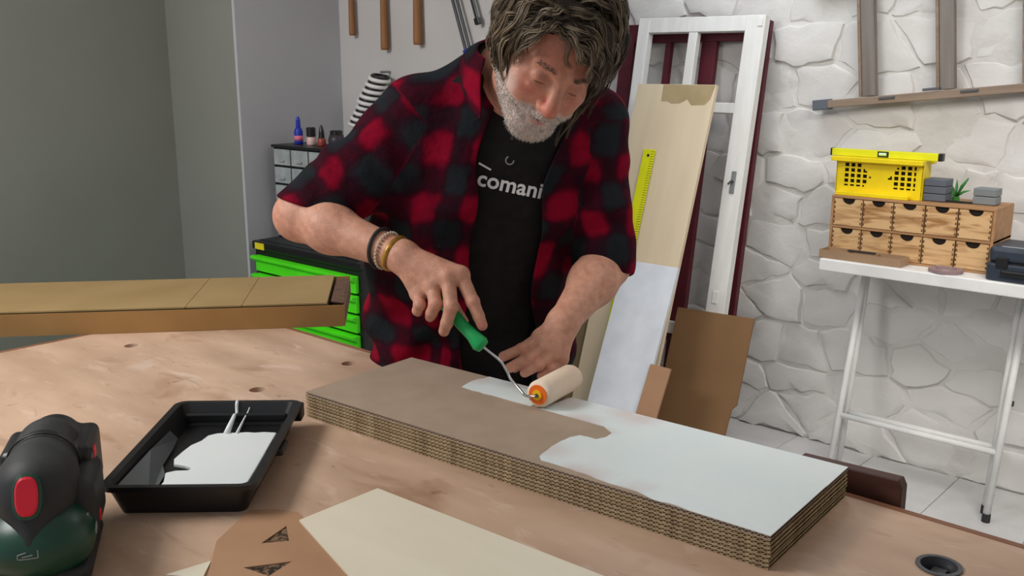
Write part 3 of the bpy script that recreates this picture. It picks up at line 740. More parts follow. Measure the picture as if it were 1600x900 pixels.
def drawers():
    k0, k1, z0, z1, y0, y1 = .497, 1.062, 0, .222, -.30, -.10
    t = thing('drawer_cabinet', 'small wooden cabinet of ten notched drawers on folding table', 'drawer cabinet', ((k0+k1)/2, -.20, TZ), (0, 0, math.radians(0)))
    W = (k1-k0)/2; b = .009; mid = .108
    MB().box(-W, W, -.10, .10, 0, b).box(-W, W, -.10, .10, z1-b, z1).box(-W, W, -.099, .10, mid-b/2, mid+b/2).build('shelf_case', M_PINES, t, bevel=.001)
    MB().box(-W, -W+b, -.10, .10, b, z1-b).build('side_panel', M_PINES, t); MB().box(W-b, W, -.10, .10, b, z1-b).build('side_panel', M_PINES, t)
    MB().box(-W+b, W-b, .094, .0995, b, z1-b).build('back_panel', M_PINES, t)
    cw = (2*W-2*b)/5
    rng = random.Random(2)
    for r, (a, c) in enumerate(((b, mid-b/2), (mid+b/2, z1-b))):
        for i in range(5):
            cx = -W+b+cw*(i+.5); hw = cw/2-.0025; h = c-a-.004
            out = [(-hw, 0), (hw, 0), (hw, h)]
            for q in range(13):
                an = PI*q/12; out.append((.024*math.cos(an), h-.02*math.sin(an)))
            out.append((-hw, h))
            d = MB().prism(out, -.004, .004, 'y').build('drawer', M_PINE, t, (cx, -.0965+rng.uniform(-.002, .001), a+.002))
            MB().box(-hw+.004, hw-.004, .0045, .006, .002, h-.001).build('drawer_shade', M_DARK, d)  # dark sheet behind the notch, painted as the drawer's shaded inside
            for s in (-1, 1):                           # finger joints at the sides of each front
                m = MB()
                for z in range(5): m.box(s*(hw-.003)-.0022, s*(hw-.003)+.0022, -.0046, -.0038, .006+z*h/5.4, .006+z*h/5.4+h/11)
                m.build('finger_joint', M_DARKJ, d)
M_DARKJ = mat('end_grain', (98, 62, 36), .7)
drawers()
def crate():
    t = thing('yellow_crate', 'yellow plastic crate with rows of small holes on drawer cabinet', 'crate', (.645, -.222, TZ+.2225))
    W, H = .155, .135
    def pan(mask, nx, nz, w_, h_, y0, y1, nm):
        m = MB(); cx, cz = 2*w_/nx, h_/nz
        for i in range(nx):
            for j in range(nz):
                if mask(i, j): continue
                m.box(-w_+i*cx, -w_+(i+1)*cx, y0, y1, j*cz, (j+1)*cz)
        return m.build(nm, M_YEL, t)
    def mask(i, j):
        if j % 3 == 0 or i % 3 == 0 or j < 5 or j > 18: return False
        x = i if i < 21 else 41-i
        return 3 < x <= 16-abs(j-10)*.6
    pan(mask, 41, 21, W, H, -.036, -.032, 'front_panel')
    MB().box(-W+.006, W-.006, -.028, .028, .006, H-.01).build('hole_shade_block', M_DARK, t)  # dark block added inside so the holes look shaded
    MB().box(-W, W, .032, .036, 0, H).build('back_panel', M_YEL, t)
    for s in (-1, 1): MB().box(s*W-.002, s*W+.002, -.036, .036, 0, H).build('side_panel', M_YEL, t)
    MB().box(-W, W, -.031, .031, 0, .004).build('bottom', M_YEL, t)
    MB().box(-W-.012, W+.008, -.07, -.0365, H-.012, H+.004).build('rim', M_YEL, t, bevel=.002)
    MB().box(-W-.012, W+.008, .0365, .07, H-.012, H+.004).build('rim', M_YEL, t, bevel=.002)
    MB().box(-W+.012, W-.035, -.068, -.0365, .0, .014).build('base_ridge', M_YEL, t, bevel=.002)
crate()
def level():
    t = thing('spirit_level', 'yellow spirit level lying on top of the yellow crate', 'spirit level', (.66, -.245, TZ+.2225+.1393))
    MB().box(-.195, .185, -.012, .012, 0, .026).build('beam', M_LIME, t, bevel=.002)
    MB().box(.185, .2, -.0125, .0125, -.000, .027).build('end_cap', M_BLACKP, t, bevel=.002)
    MB().box(-.2, -.195, -.0125, .0125, 0, .027).build('end_cap', M_BLACKP, t)
    v = MB().box(-.025, .015, -.0135, .0135, .003, .0235).build('vial_housing', M_BLACKP, t, bevel=.001)
    MB().tube([(-.018, -.014, .0135), (.008, -.014, .0135)], .0055, 10).build('vial', mat('vial_fluid', (196, 230, 170), .2), v)
level()
def greybox(k, o, w_, h_, d, n, m, label):
    t = thing('grey_box', label, 'box', (k, -o, TZ+.2225), (0, 0, math.radians(random.uniform(-3, 3))))
    for i in range(n):
        MB().box(-w_/2, w_/2, -d/2, d/2, i*h_/n+.0012, (i+1)*h_/n-.0004).build('tray_layer', m, t, bevel=.003)
    MB().box(-w_/2+.004, w_/2-.004, -d/2+.004, d/2-.004, 0, h_-.003).build('core', M_BLACKP, t)
greybox(.842, .215, .075, .078, .07, 3, M_GREYP, 'small dark grey three tier box beside the yellow crate')
greybox(1.0, .20, .074, .056, .06, 2, M_GREYP2, 'small light grey two tier box at cabinet end')
tag(MB().box(-.055, .055, -.01, .01, 0, .006).build('black_strip', M_BLACKP, None, (.905, -.225, TZ+.2225), (0, 0, .1)), 'flat black strip lying between the two grey boxes', 'strip')
def sprig():
    t = thing('green_sprig', 'small green plastic leaf sprig behind dark grey box', 'sprig', (.888, -.165, TZ+.2225))
    rng = random.Random(5)
    MB().lathe([(.012, 0), (.013, .012), (.008, .014)], 14).build('base', M_LEAF, t)
    for i in range(11):
        a = rng.uniform(0, 2*PI); tip = Vector((math.cos(a)*rng.uniform(.02, .05), math.sin(a)*.025, rng.uniform(.02, .085)))
        MB().tube([(0, 0, .01), tip*.5+Vector((0, 0, .012)), tip], [.002, .006, .0012], 6, flat=.35).build('leaf', M_LEAF, t, smooth=True)
sprig()
def case():
    t = thing('tool_case', 'dark blue grey plastic tool case on the folding table', 'case', (1.203, -.285, TZ))
    W, D = .135, .10
    MB().prism(rr(2*W, 2*D, .02), .0, .058).build('case_base', M_CASE, t, bevel=.006)
    MB().prism(rr(2*W-.006, 2*D-.006, .022), .061, .112).build('lid', M_CASE, t, bevel=.014, seg=3)
    MB().prism(rr(2*W-.014, 2*D-.014, .02), .056, .063).build('seam_gasket', M_BLACKP, t)
    for x in (-.085, .085): MB().box(x-.018, x+.018, -D-.005, -D+.003, .045, .08).build('latch', M_BLACKP, t, bevel=.002)
    MB().box(-.085, .085, -D-.012, -D, .02, .04).build('handle', M_BLACKP, t, bevel=.005)
    MB().box(-.095, -.02, -.085, -.07, .1118, .1128).build('name_plate', M_GREYPRINT, t)
case()
def lowtray():
    t = thing('sorting_tray', 'low brown plastic tray in front of drawer cabinet', 'tray', (.648, -.345, TZ))
    W, D, H = .148, .036, .03
    MB().box(-W, W, -D, D, 0, .003).build('bottom', M_BROWNT, t)
    for s in (-1, 1):
        MB().box(-W, W, s*D-.0015, s*D+.0015, .003, H).build('long_wall', M_BROWNT, t)
        MB().box(s*W-.0015, s*W+.0015, -D+.0016, D-.0016, .003, H).build('short_wall', M_BROWNT, t)
    for x in (-.05, .045): MB().box(x-.001, x+.001, -D+.0016, D-.0016, .003, H-.003).build('divider', M_BROWNT, t)
    MB().box(-.055, .045, -.012, .004, H, H+.006).build('pencil_bar', M_BLACKP, t, bevel=.002)
lowtray()
tp = MB(); tp.lathe([(.034, 0), (.055, 0), (.055, .012), (.034, .012), (.034, 0)], 32); tp.f = [f for f in tp.f if len(f) == 4]
tag(autosmooth(tp.build('tape_roll', M_TAPE, None, (.935, -.345, TZ)), 50), 'mauve roll of tape lying flat before the drawers', 'tape')

# ================================================================== LADDER ON THE STONE WALL
def ladder():
    t = thing('wooden_ladder', 'weathered wooden ladder hung sideways on the stone wall', 'ladder', (.296, -.05, 1.373), (0, -math.radians(5.9), 0))
    L = 1.75
    for z in (0, .46):
        MB().box(.06, L, -.03, .02, z+.003, z+.033).build('rail', M_LADDER, t, bevel=.003)
        MB().box(0, .062, -.032, .022, z-.002, z+.038).build('rail_cap', M_GREYP, t, bevel=.004)
    for i in range(6):
        x = .195+i*.282
        MB().box(x, x+.05, -.022, .008, .036, .46).build('rung', M_LADRUNG, t, bevel=.002)
        MB().box(x-.012, x-.0005, -.026, .01, .036, .46).build('rung_edge', M_LADDER, t, bevel=.002)
    for x, z in ((.42, .036), (.26, .018), (.55, .018)): MB().box(x, x+.06, -.034, -.02, z, z+.010).build('bracket', M_DSTEEL, t, bevel=.002)
ladder()

# ================================================================== TOOL CHEST CORNER
CX0, CX1, CF, CB, CTOP = -.985, -.39, -1.80, -1.38, .932
def chest():
    t = thing('tool_chest', 'black tool chest with bright green drawers behind the bench', 'tool chest', ((CX0+CX1)/2, (CF+CB)/2, .004))
    W = (CX1-CX0)/2; D = (CB-CF)/2; H = CTOP-.004
    MB().box(-W, W, -D+.006, D, .06, H-.03).build('carcass', M_BLACKP, t, bevel=.003)
    MB().box(-W-.004, W+.004, -D-.006, D, H-.03, H).build('top_lid', M_BLACKP, t, bevel=.006)
    MB().box(-W+.015, W-.015, -D+.02, D-.02, H, H+.003).build('rubber_mat', M_BLACKR, t)
    tag(MB().box(-W+.02, -W+.075, -D-.008, -D-.0062, H-.027, H-.004).build('sticker', M_STICK, t), 'small yellow sticker')
    z = H-.045
    for h in (.066, .066, .066, .066, .13, .13, .2):
        d = MB().box(-W+.022, W-.012, -D-.010, -D+.0055, z-h+.005, z-.004).build('drawer', M_GREENM, t, bevel=.003)
        MB().prism([(-D-.010, z-.026), (-D-.026, z-.016), (-D-.026, z-.006), (-D-.010, z-.004)], -W+.012, W-.014, 'x').build('drawer_pull', M_GREENM, d, bevel=.002)
        z -= h
    for x in (-W+.06, W-.06):
        for y in (-D+.06, D-.06):
            MB().tube([(x-.015, y, .03), (x+.015, y, .03)], .03, 18).build('castor', M_BLACKR, t)
chest()
def organiser():
    x0, x1, y0, y1, z0, z1 = -.975, -.665, -1.70, -1.55, CTOP+.0035, 1.268
    t = thing('parts_organiser', 'small black framed organiser with clear drawers on tool chest', 'organiser', ((x0+x1)/2, (y0+y1)/2, z0))
    W = (x1-x0)/2; D = (y1-y0)/2; H = z1-z0
    MB().box(-W-.006, W+.006, -D-.008, D, H-.010, H).build('top_plate', M_BLACKP, t, bevel=.002)
    MB().box(-W, W, D-.004, D, 0, H-.010).build('back_plate', M_BLACKP, t)
    nc, nr = 3, 5; cw = 2*W/nc; rh = (H-.012)/nr
    for i in range(nc+1): MB().box(-W+i*cw-.002 if i else -W, -W+i*cw+.002, -D, D-.005, 0, H-.0105).build('divider', M_BLACKP, t)
    for j in range(nr): 
        MB().box(-W+.0025, W-.0025, -D+.001, D-.005, j*rh, j*rh+.003).build('shelf', M_BLACKP, t)
        for i in range(nc):
            d = MB().box(-W+i*cw+.004, -W+(i+1)*cw-.004, -D-.004, -D+.07, j*rh+.005, (j+1)*rh-.003).build('drawer', M_CLEAR, t, bevel=.002)
            MB().box(-W+i*cw+.035, -W+(i+1)*cw-.035, -D-.010, -D-.004, j*rh+.018, j*rh+.024).build('pull_tab', M_CLEAR, d)
organiser()
def bottle(name, label, k, prof, m, capprof, cm, band=None):
    t = thing(name, label, 'bottle', (k, -1.635, 1.2685))
    MB().lathe(prof, 18).build('body', m, t, smooth=True); MB().lathe(capprof, 16).build('cap', cm, t, smooth=False)
    if band: MB().lathe([(band[0], band[1]), (band[0], band[2])], 18).build('label_band', band[3], t, smooth=True)
bottle('glue_bottle', 'slim blue bottle with pointed cap on parts organiser', -.912, [(.0145, 0), (.0155, .004), (.0155, .045), (.011, .056), (.008, .06)], M_BLUE, [(.0085, .06), (.008, .085), (.004, .097)], M_BLUE, (.0158, .012, .03, mat('pink_label', (224, 120, 150), .5)))
bottle('varnish_jar', 'small jar with black cap nearest the blue bottle', -.838, [(.0155, 0), (.0165, .003), (.0165, .026), (.012, .03)], mat('pale_pink_glass', (214, 182, 178), .3), [(.0165, .03), (.0165, .058), (.014, .062)], M_BLACKP)
bottle('nozzle_bottle', 'small red bottle with tall black nozzle on organiser', -.778, [(.014, 0), (.015, .003), (.015, .022), (.011, .027)], mat('red_brown_liquid', (150, 62, 52), .35), [(.011, .027), (.009, .05), (.005, .066), (.003, .072)], M_BLACKP)
bottle('round_jar', 'wide round dark jar beside the plaid sleeve', -.695, [(.022, 0), (.027, .006), (.029, .025), (.024, .042)], mat('dark_plum_glass', (56, 48, 56), .4), [(.022, .042), (.022, .054), (.019, .057)], M_BLACKP)

# ================================================================== TOOLS HANGING ON THE WHITE INNER WALL
def hammer(k, zb, length, label, hw):
    t = thing('hammer', label, 'hammer', (k, -1.372, zb), group='hammers on the white wall')
    MB().tube([(0, 0, 0), (0, 0, .01), (0, 0, length*.5), (0, 0, length)], [hw*.9, hw, hw*.85, hw*.8], 12, flat=.75).build('handle', M_HANDLE, t, smooth=True)
    MB().tube([(-.07, 0, length), (-.03, 0, length+.004), (.03, 0, length+.004), (.055, 0, length+.002)], [.006, .014, .014, .017], 12).build('head', M_DSTEEL, t)
    MB().tube([(-.03, .022, length-.012), (-.03, -.02, length-.012)], .003, 8).build('wall_peg', M_STEEL, t)
    MB().tube([(.03, .022, length-.012), (.03, -.02, length-.012)], .003, 8).build('wall_peg', M_STEEL, t)
hammer(-.915, 1.651, .27, 'short brown hammer handle nearest the grey wall corner', .0125)
hammer(-.735, 1.597, .32, 'longest hammer handle, middle of the three', .0150)
hammer(-.560, 1.612, .31, 'pale hammer handle nearest the steel clamp bars', .0165)
def clamp(k, z0, label, ln, hw, tipm):
    t = thing('bar_clamp', label, 'clamp', (k, -1.372, z0), (0, math.radians(-20), 0), group='bar clamps on the white wall')
    for s in (-1, 1): MB().box(s*hw-.0045, s*hw+.0045, -.004, .004, .02, ln).build('bar', M_DSTEEL, t, bevel=.001)
    MB().box(-hw-.008, hw+.008, -.008, .008, 0, .022).build('tip', tipm, t, bevel=.002)
    MB().box(-.03, .05, -.012, .012, ln, ln+.03).build('jaw', M_DSTEEL, t, bevel=.003)
clamp(-.312, 1.575, 'pair of slanted steel bars hanging beside the hammers', .33, .0095, M_BLUE)
clamp(-.268, 1.672, 'single narrow steel bar at the white wall edge', .24, .002, M_BLACKP)
def hose():
    t = thing('coiled_hose', 'white coiled hose with black rings hanging on wall', 'hose', (-.795, -1.395, 1.33))
    n = 9
    for seg in range(n):
        c = Vector((-.075+.0165*seg*1.05, -.01, .0+.0205*seg)); 
        MB().torus(c, (.25, 0, 1), .034 if seg > 3 else .026, .0075, 24, 8).build('coil', M_WHITE, t, smooth=True)
        MB().torus(c+Vector((.006, 0, .0102)), (.25, 0, 1), .030 if seg > 3 else .022, .005, 24, 6).build('black_ring', M_BLACKP, t, smooth=True)
    MB().tube([(.06, .045, .19), (.06, .0, .19)], .004, 8).build('hook', M_STEEL, t)
hose()

# ================================================================== THE MAN
FX, FY = -.06, 2.14                                  # his feet in his own working frame (x right, y back, z up)
def V3(*a): return np.array(a, np.float32)
J = dict(shR=(-.193, 1.990, 1.437), elR=(-.435, 1.950, 1.233), wrR=(-.209, 1.810, 1.175), shL=(.166, 2.020, 1.417), elL=(.201, 2.000, 1.123), wrL=(.101, 1.830, 1.038),
  iM=(-.096, 1.765, 1.149), iP=(-.073, 1.742, 1.103), iD=(-.062, 1.734, 1.077), iT=(-.055, 1.730, 1.060), mM=(-.120, 1.760, 1.146), mP=(-.112, 1.726, 1.097), mD=(-.121, 1.728, 1.065), mT=(-.127, 1.737, 1.047),
  rM=(-.150, 1.765, 1.128), rP=(-.142, 1.736, 1.099), rD=(-.150, 1.740, 1.081), rT=(-.154, 1.755, 1.070), pM=(-.178, 1.775, 1.110), pP=(-.173, 1.750, 1.094), pD=(-.178, 1.755, 1.082), pT=(-.178, 1.768, 1.076),
  tB=(-.172, 1.802, 1.145), tM=(-.140, 1.806, 1.112), tI=(-.112, 1.795, 1.078), tT=(-.092, 1.778, 1.055),
  LiM=(.056, 1.805, 1.016), LiP=(.019, 1.790, .996), LiT=(-.016, 1.785, .983), LmM=(.071, 1.795, 1.003), LmP=(.032, 1.772, .984), LmT=(-.004, 1.772, .964), LrM=(.085, 1.790, .989), LrP=(.052, 1.767, .971), LrT=(.025, 1.770, .955),
  LpM=(.096, 1.795, .975), LpP=(.077, 1.775, .960), LpT=(.057, 1.775, .947), LtM=(.064, 1.835, .988), LtI=(.032, 1.830, .965), LtT=(.006, 1.815, .950))
J = {k: np.array(v, np.float32) for k, v in J.items()}
# head frame: face towards -y, top +z
HC = V3(.068, 1.735, 1.553); HS = 1.06
def rotm(y, p, r):
    y, p, r = [math.radians(a) for a in (y, p, r)]
    Rz = Matrix.Rotation(y, 3, 'Z'); Rx = Matrix.Rotation(p, 3, 'X'); Ry = Matrix.Rotation(r, 3, 'Y')
    return np.array(Ry @ Rz @ Rx, np.float32)
HR = rotm(21, 30, 20)
def to_head(p): return ((p-HC)@HR)/HS
def from_head(q): return (np.asarray(q, np.float32)*HS)@HR.T+HC
def head_sdf(q):
    d = ell(q, (0, .015, .03), (.076, .096, .088))
    d = smin(d, ell(q, (0, -.03, -.026), (.068, .064, .086)), .03)
    ax = np.abs(q[:, 0:1]); s = np.concatenate([ax, q[:, 1:]], 1)       # mirrored
    d = smin(d, cone(s, (.052, .0, -.048), (.020, -.068, -.092), .021, .020), .022)   # jaw line
    d = smin(d, ell(q, (0, -.078, -.098), (.026, .020, .024)), .016)               # chin
    d = smin(d, ell(s, (.043, -.058, -.024), (.024, .022, .020)), .014)             # cheekbone
    d = smin(d, ell(s, (.036, -.062, -.05), (.024, .022, .022)), .014)
    d = smin(d, cone(s, (.012, -.086, .020), (.044, -.070, .020), .010, .009), .012)  # brow
    d = smax(d, -ell(s, (.032, -.097, -.001), (.017, .014, .011)), .010)             # socket
    d = smin(d, ell(s, (.032, -.0765, -.001), (.0145, .0135, .0125)), .004)          # lidded eye
    d = smin(d, ell(s, (.034, -.082, -.018), (.013, .007, .006)), .008)             # eye bag
    d = smin(d, cone(q, (0, -.086, .010), (0, -.112, -.032), .0085, .0125), .010)    # nose
    d = smin(d, ell(q, (0, -.112, -.036), (.013, .012, .011)), .006)
    d = smin(d, ell(s, (.0125, -.100, -.040), (.008, .010, .0075)), .005)           # wings
    d = smax(d, -ell(s, (.006, -.106, -.049), (.0035, .005, .004)), .003)
    d = smin(d, cone(s, (.0, -.098, -.056), (.026, -.082, -.066), .0085, .008), .008)  # moustache
    d = smin(d, cone(s, (.0, -.095, -.074), (.014, -.090, -.073), .0055, .004), .005)   # lower lip
    d = smax(d, -cone(s, (.0, -.105, -.0665), (.022, -.093, -.0705), .0022, .0015), .004)  # mouth line
    d = smin(d, ell(s, (.079, .012, -.008), (.010, .021, .032)), .006)              # ear
    d = smin(d, ell(s, (.016, -.074, -.092), (.022, .018, .020)), .014)             # beard bulk
    return d
def torso_at(p, rows, off=0):
    R = np.array(rows, np.float32); z = p[:, 2]
    cx = np.interp(z, R[:, 0], R[:, 1]); cy = np.interp(z, R[:, 0], R[:, 2]); a = np.interp(z, R[:, 0], R[:, 3])+off; b = np.interp(z, R[:, 0], R[:, 4])+off
    x = (p[:, 0]-cx)/a; y = (p[:, 1]-cy)/b; r = (np.abs(x)**2.3+np.abs(y)**2.3)**(1/2.3)
    d = (r-1)*np.minimum(a, b)
    d = smax(d, z-(R[-1, 0]+off), .03); return np.maximum(d, R[0, 0]-off-z).astype(np.float32)
TORSO = [(.84, -.09, 2.16, .18, .125), (.95, -.09, 2.15, .175, .128), (1.05, -.08, 2.12, .172, .130), (1.15, -.065, 2.09, .176, .130), (1.25, -.045, 2.06, .185, .125), (1.35, -.03, 2.03, .19, .115), (1.43, -.02, 2.01, .165, .092), (1.49, -.01, 2.0, .09, .065)]
SHIRT = [(.80, -.095, 2.15, .245, .150), (.95, -.095, 2.14, .235, .152), (1.05, -.095, 2.11, .232, .155), (1.15, -.085, 2.08, .232, .152), (1.25, -.065, 2.05, .232, .148), (1.35, -.03, 2.025, .212, .136), (1.43, -.02, 2.01, .185, .112), (1.50, -.01, 2.0, .11, .08)]
def chest_base(p, off):
    d = torso_at(p, TORSO, off)
    for s in ('shR', 'shL'):
        d = smin(d, np.linalg.norm(p-J[s], axis=1)-.062-off, .05)
        e = (J[s]*.75+V3(-.01, 2.0, 1.515)*.25); d = smin(d, cone(p, e, V3(-.01 if s == 'shL' else -.04, 1.995, 1.515), .045+off, .05+off), .04)
    return d
def chain(p, d, names, rs, k):
    for i in range(len(names)-1): d = smin(d, cone(p, J[names[i]], J[names[i+1]], rs[i], rs[i+1]), k)
    return d
def hand(p, side):
    pre = '' if side == 'R' else 'L'; wr = J['wr'+side]
    d = np.full(len(p), 9., np.float32)
    for n, r in (('i', .0170), ('m', .0175), ('r', .0165), ('p', .0150)):
        d = smin(d, cone(p, wr, J[pre+n+'M'], .024, r), .016)
    d = smin(d, cone(p, J[pre+'iM'], J[pre+'mM'], .0135, .014), .01); d = smin(d, cone(p, J[pre+'mM'], J[pre+'rM'], .0135, .0128), .01); d = smin(d, cone(p, J[pre+'rM'], J[pre+'pM'], .0125, .0118), .01)
    for n, r in ((('i', .0120), ('m', .0124), ('r', .0118), ('p', .0106)) if side == 'R' else (('i', .0106), ('m', .0106), ('r', .0102), ('p', .0092))):
        mid = [pre+n+'P'] + ([pre+n+'D'] if side == 'R' else []) + [pre+n+'T']
        ch = [pre+n+'M']+mid; rs = [r*1.18]+[r*1.04, r*.94, r*.84][:len(mid)]
        f = np.full(len(p), 9., np.float32); f = chain(p, f, ch, rs, .003)
        f = smin(f, np.linalg.norm(p-J[pre+n+'P'], axis=1)-r*1.08, .004)
        f = smin(f, np.linalg.norm(p-J[pre+n+'M'], axis=1)-r*1.32, .006)
        d = smin(d, f, .0045)
    if side == 'R': d = smin(d, chain(p, np.full(len(p), 9., np.float32), ['tB', 'tM', 'tI', 'tT'], [.020, .0145, .0118, .0095], .005), .008)
    else: d = smin(d, chain(p, np.full(len(p), 9., np.float32), ['wrL', 'LtM', 'LtI', 'LtT'], [.020, .0145, .0118, .0095], .005), .008)
    return d
def forearm(p, side):
    el, wr = J['el'+side], J['wr'+side]; sh = J['sh'+side]
    d = cone(p, sh, el, .054, .044)
    d = smin(d, np.linalg.norm(p-el, axis=1)-.045, .02)
    m = el+(wr-el)*.32
    d = smin(d, cone(p, el, m, .043, .047), .03); d = smin(d, cone(p, m, wr, .046, .030), .03)
    if side == 'R': d = smin(d, np.linalg.norm(p-(el+V3(-.012, .02, -.014)), axis=1)-.030, .02)
    return d
def lazy(p, d, lo, hi, f, k, pad=.06):
    m = np.all((p > np.array(lo)-pad) & (p < np.array(hi)+pad), axis=1)
    if m.any(): d[m] = smin(d[m], f(p[m]), k)
    return d
def bbox(names): A = np.array([J[n] for n in names]); return A.min(0), A.max(0)
def body_sdf(p):
    d = chest_base(p, 0).astype(np.float32)
    d = smin(d, cone(p, V3(-.005, 2.0, 1.47), from_head((0, .03, -.045)), .062, .058), .03)
    hc = from_head((0, -.01, 0)); d = lazy(p, d, hc-.13, hc+.13, lambda q: head_sdf(to_head(q))*HS, .012)
    for s in 'RL':
        lo, hi = bbox(['sh'+s, 'el'+s, 'wr'+s]); d = lazy(p, d, lo-.06, hi+.06, lambda q: forearm(q, s), .02)
        pre = '' if s == 'R' else 'L'; lo, hi = bbox([k for k in J if (k.startswith('L') if s == 'L' else (k[0] in 'imrpt' and not k.startswith('L')))]+['wr'+s])
        d = lazy(p, d, lo-.03, hi+.03, lambda q: hand(q, s), .014, .03)
    return d
def local(P): return np.asarray(P)-np.array([FX, FY, 0])

P, F = mesh_sdf(body_sdf, (-.52, 1.52, .82), (.32, 2.34, 1.72), .0022)
me = np_mesh('person', local(P), F, M_SKIN)
def skin_colours(P):
    P = P.astype(np.float32); n = len(P)
    L = lambda c: np.array(lin(c)[:3])
    C = np.tile(L((206, 152, 128)), (n, 1))
    def mixc(w_, c): nonlocal C; w_ = np.clip(w_, 0, 1)[:, None]; C = C*(1-w_)+L(c)*w_
    q = to_head(P); head = np.linalg.norm(q, axis=1) < .16
    ax = np.abs(q[:, 0])
    blob = lambda c, r, soft=.5: np.clip((1-np.linalg.norm((np.stack([ax, q[:, 1], q[:, 2]], 1)-np.array(c))/np.array(r), axis=1))/soft, 0, 1)*head
    mixc(.6*head*(q[:, 2] < .2), (200, 134, 110))
    mixc(.6*blob((0, -.11, -.035), (.024, .03, .022)), (206, 112, 96))
    mixc(.4*blob((.042, -.07, -.025), (.028, .04, .026)), (202, 106, 92))
    mixc(.55*blob((.03, -.08, .05), (.05, .05, .04)), (190, 112, 88))
    # beard area: lower face
    rng = np.random.default_rng(3); nz = rng.random(n)
    nz2 = .5+.5*np.sin(q[:, 0]*210+np.sin(q[:, 2]*170)*2)*np.sin(q[:, 2]*230+q[:, 1]*90)
    edge = -.046-.25*np.clip(ax-.02, 0, 1)+.55*np.clip(ax-.045, 0, 1)+.004*nz2
    b = np.clip((edge-q[:, 2])/.010, 0, 1)*head*(q[:, 1] < .02)
    b = np.maximum(b, head*np.clip((ax-.052)/.012, 0, 1)*np.clip((-.014-q[:, 2])/.02, 0, 1)*(q[:, 1] < -.0)*.7)
    b = b*(1-blob((0, -.11, -.04), (.02, .03, .016), .4))
    mixc(b*(.72+.12*nz), (224, 208, 200)); mixc(b*.16*nz2, (176, 156, 146))
    mixc(.75*blob((0, -.097, -.0735), (.020, .012, .0055), .5), (196, 122, 114))
    mixc(.85*blob((.006, -.10, -.0675), (.024, .014, .0030), .6), (96, 58, 52))
    mixc(.45*blob((.031, -.08, .0215), (.020, .016, .0055), .6), (112, 92, 78))
    mixc(.85*blob((.032, -.091, -.0075), (.0150, .012, .0022), .5), (58, 40, 36))
    mixc(.35*blob((.032, -.088, .002), (.016, .014, .008), .6), (172, 112, 98))
    mixc(.8*blob((.006, -.108, -.048), (.004, .006, .004), .6), (84, 44, 40))
    # hands and forearms: pinker knuckles and fingertips, freckles
    for k in J:
        if k[-1] in 'MPT' and k[-2:] not in ('tB',):
            d = np.linalg.norm(P-J[k], axis=1); mixc(.38*np.clip(1-d/.022, 0, 1), (212, 132, 118))
    d = np.linalg.norm(P-J['iT'], axis=1); mixc(.6*np.clip(1.3-d/.012, 0, 1), (216, 116, 104))
    for s in 'RL':
        d = np.linalg.norm(P-J['el'+s], axis=1); mixc(.35*np.clip(1-d/.09, 0, 1), (214, 140, 116))
    arm = (~head); mixc(.25*arm*(np.sin(P[:, 0]*150+P[:, 2]*90)*np.sin(P[:, 1]*130-P[:, 2]*170) > .55), (184, 122, 100))
    return C
set_col(me, skin_colours(P))
man = link('person', me, None, (.499, -2.152, .004), (0, 0, YAW))
tag(man, 'bearded man in open plaid shirt leaning over bench rolling paint', 'person')
man.data.name = 'person_body'

# ---- folds shared by the garments
def folds(p, amp):
    x, y, z = p[:, 0], p[:, 1], p[:, 2]
    w1 = np.sin(z*34+x*26+np.sin(x*19+y*11)*1.6); w2 = np.sin(x*52-z*16+np.sin(z*23)*1.4); w3 = np.sin((x+y)*21-z*47+np.sin(x*31)*1.2)
    return amp*(.45*w1+.35*w2+.4*w3)
# ---- T-shirt
def tee_sdf(p):
    d = chest_base(p, .010)+folds(p, .0022)*np.clip((1.33-p[:, 2])*8, .1, 1)
    return smax(d, -(np.linalg.norm(p-V3(.012, 1.945, 1.55), axis=1)-.078), .006)
P, F = mesh_sdf(tee_sdf, (-.33, 1.84, .80), (.27, 2.34, 1.60), .0035)
tee = link('t_shirt', np_mesh('t_shirt', local(P), F, M_TEE), man); tag(tee, 'charcoal t-shirt with white lettering')
# ---- plaid shirt
XL = np.array([(.7, -.125), (.994, -.104), (1.157, -.081), (1.34, -.067), (1.447, -.040), (1.6, -.03)]); XR = np.array([(.7, .05), (1.049, .046), (1.157, .050), (1.249, .062), (1.300, .069), (1.353, .084), (1.416, .104), (1.6, .085)])
def sleeve(p, s, off):
    sh, el = J['sh'+s], J['el'+s]
    d = cone(p, sh, el, (.070 if s == 'R' else .068)+off, (.060 if s == 'R' else .062)+off)
    if s == 'R': d = smin(d, cone(p, sh+V3(.02, 0, -.06), el+V3(.09, .0, .03), .075+off, .050+off), .03)      # loose cloth hanging under the arm
    ax = (el-sh)/np.linalg.norm(el-sh); t = (p-sh)@ax
    per = np.sin(t*70+p[:, 1]*25+np.sin(p[:, 0]*40)*1.2)*.0048+np.sin(t*38-p[:, 1]*40)*.0052
    d = d+per*np.clip(t*6, 0, 1)*np.clip((.31-t)*6, .15, 1)-.002*np.clip(t*4, 0, 1)
    return d
def hem(p, s):
    sh, el = J['sh'+s], J['el'+s]
    if s == 'R': n = V3(-.30, -.12, -.95); c = el+V3(0, 0, .026)
    else: n = V3(.05, -.35, -.94); c = el+V3(0, 0, -.030)
    n = n/np.linalg.norm(n); return (p-c)@n
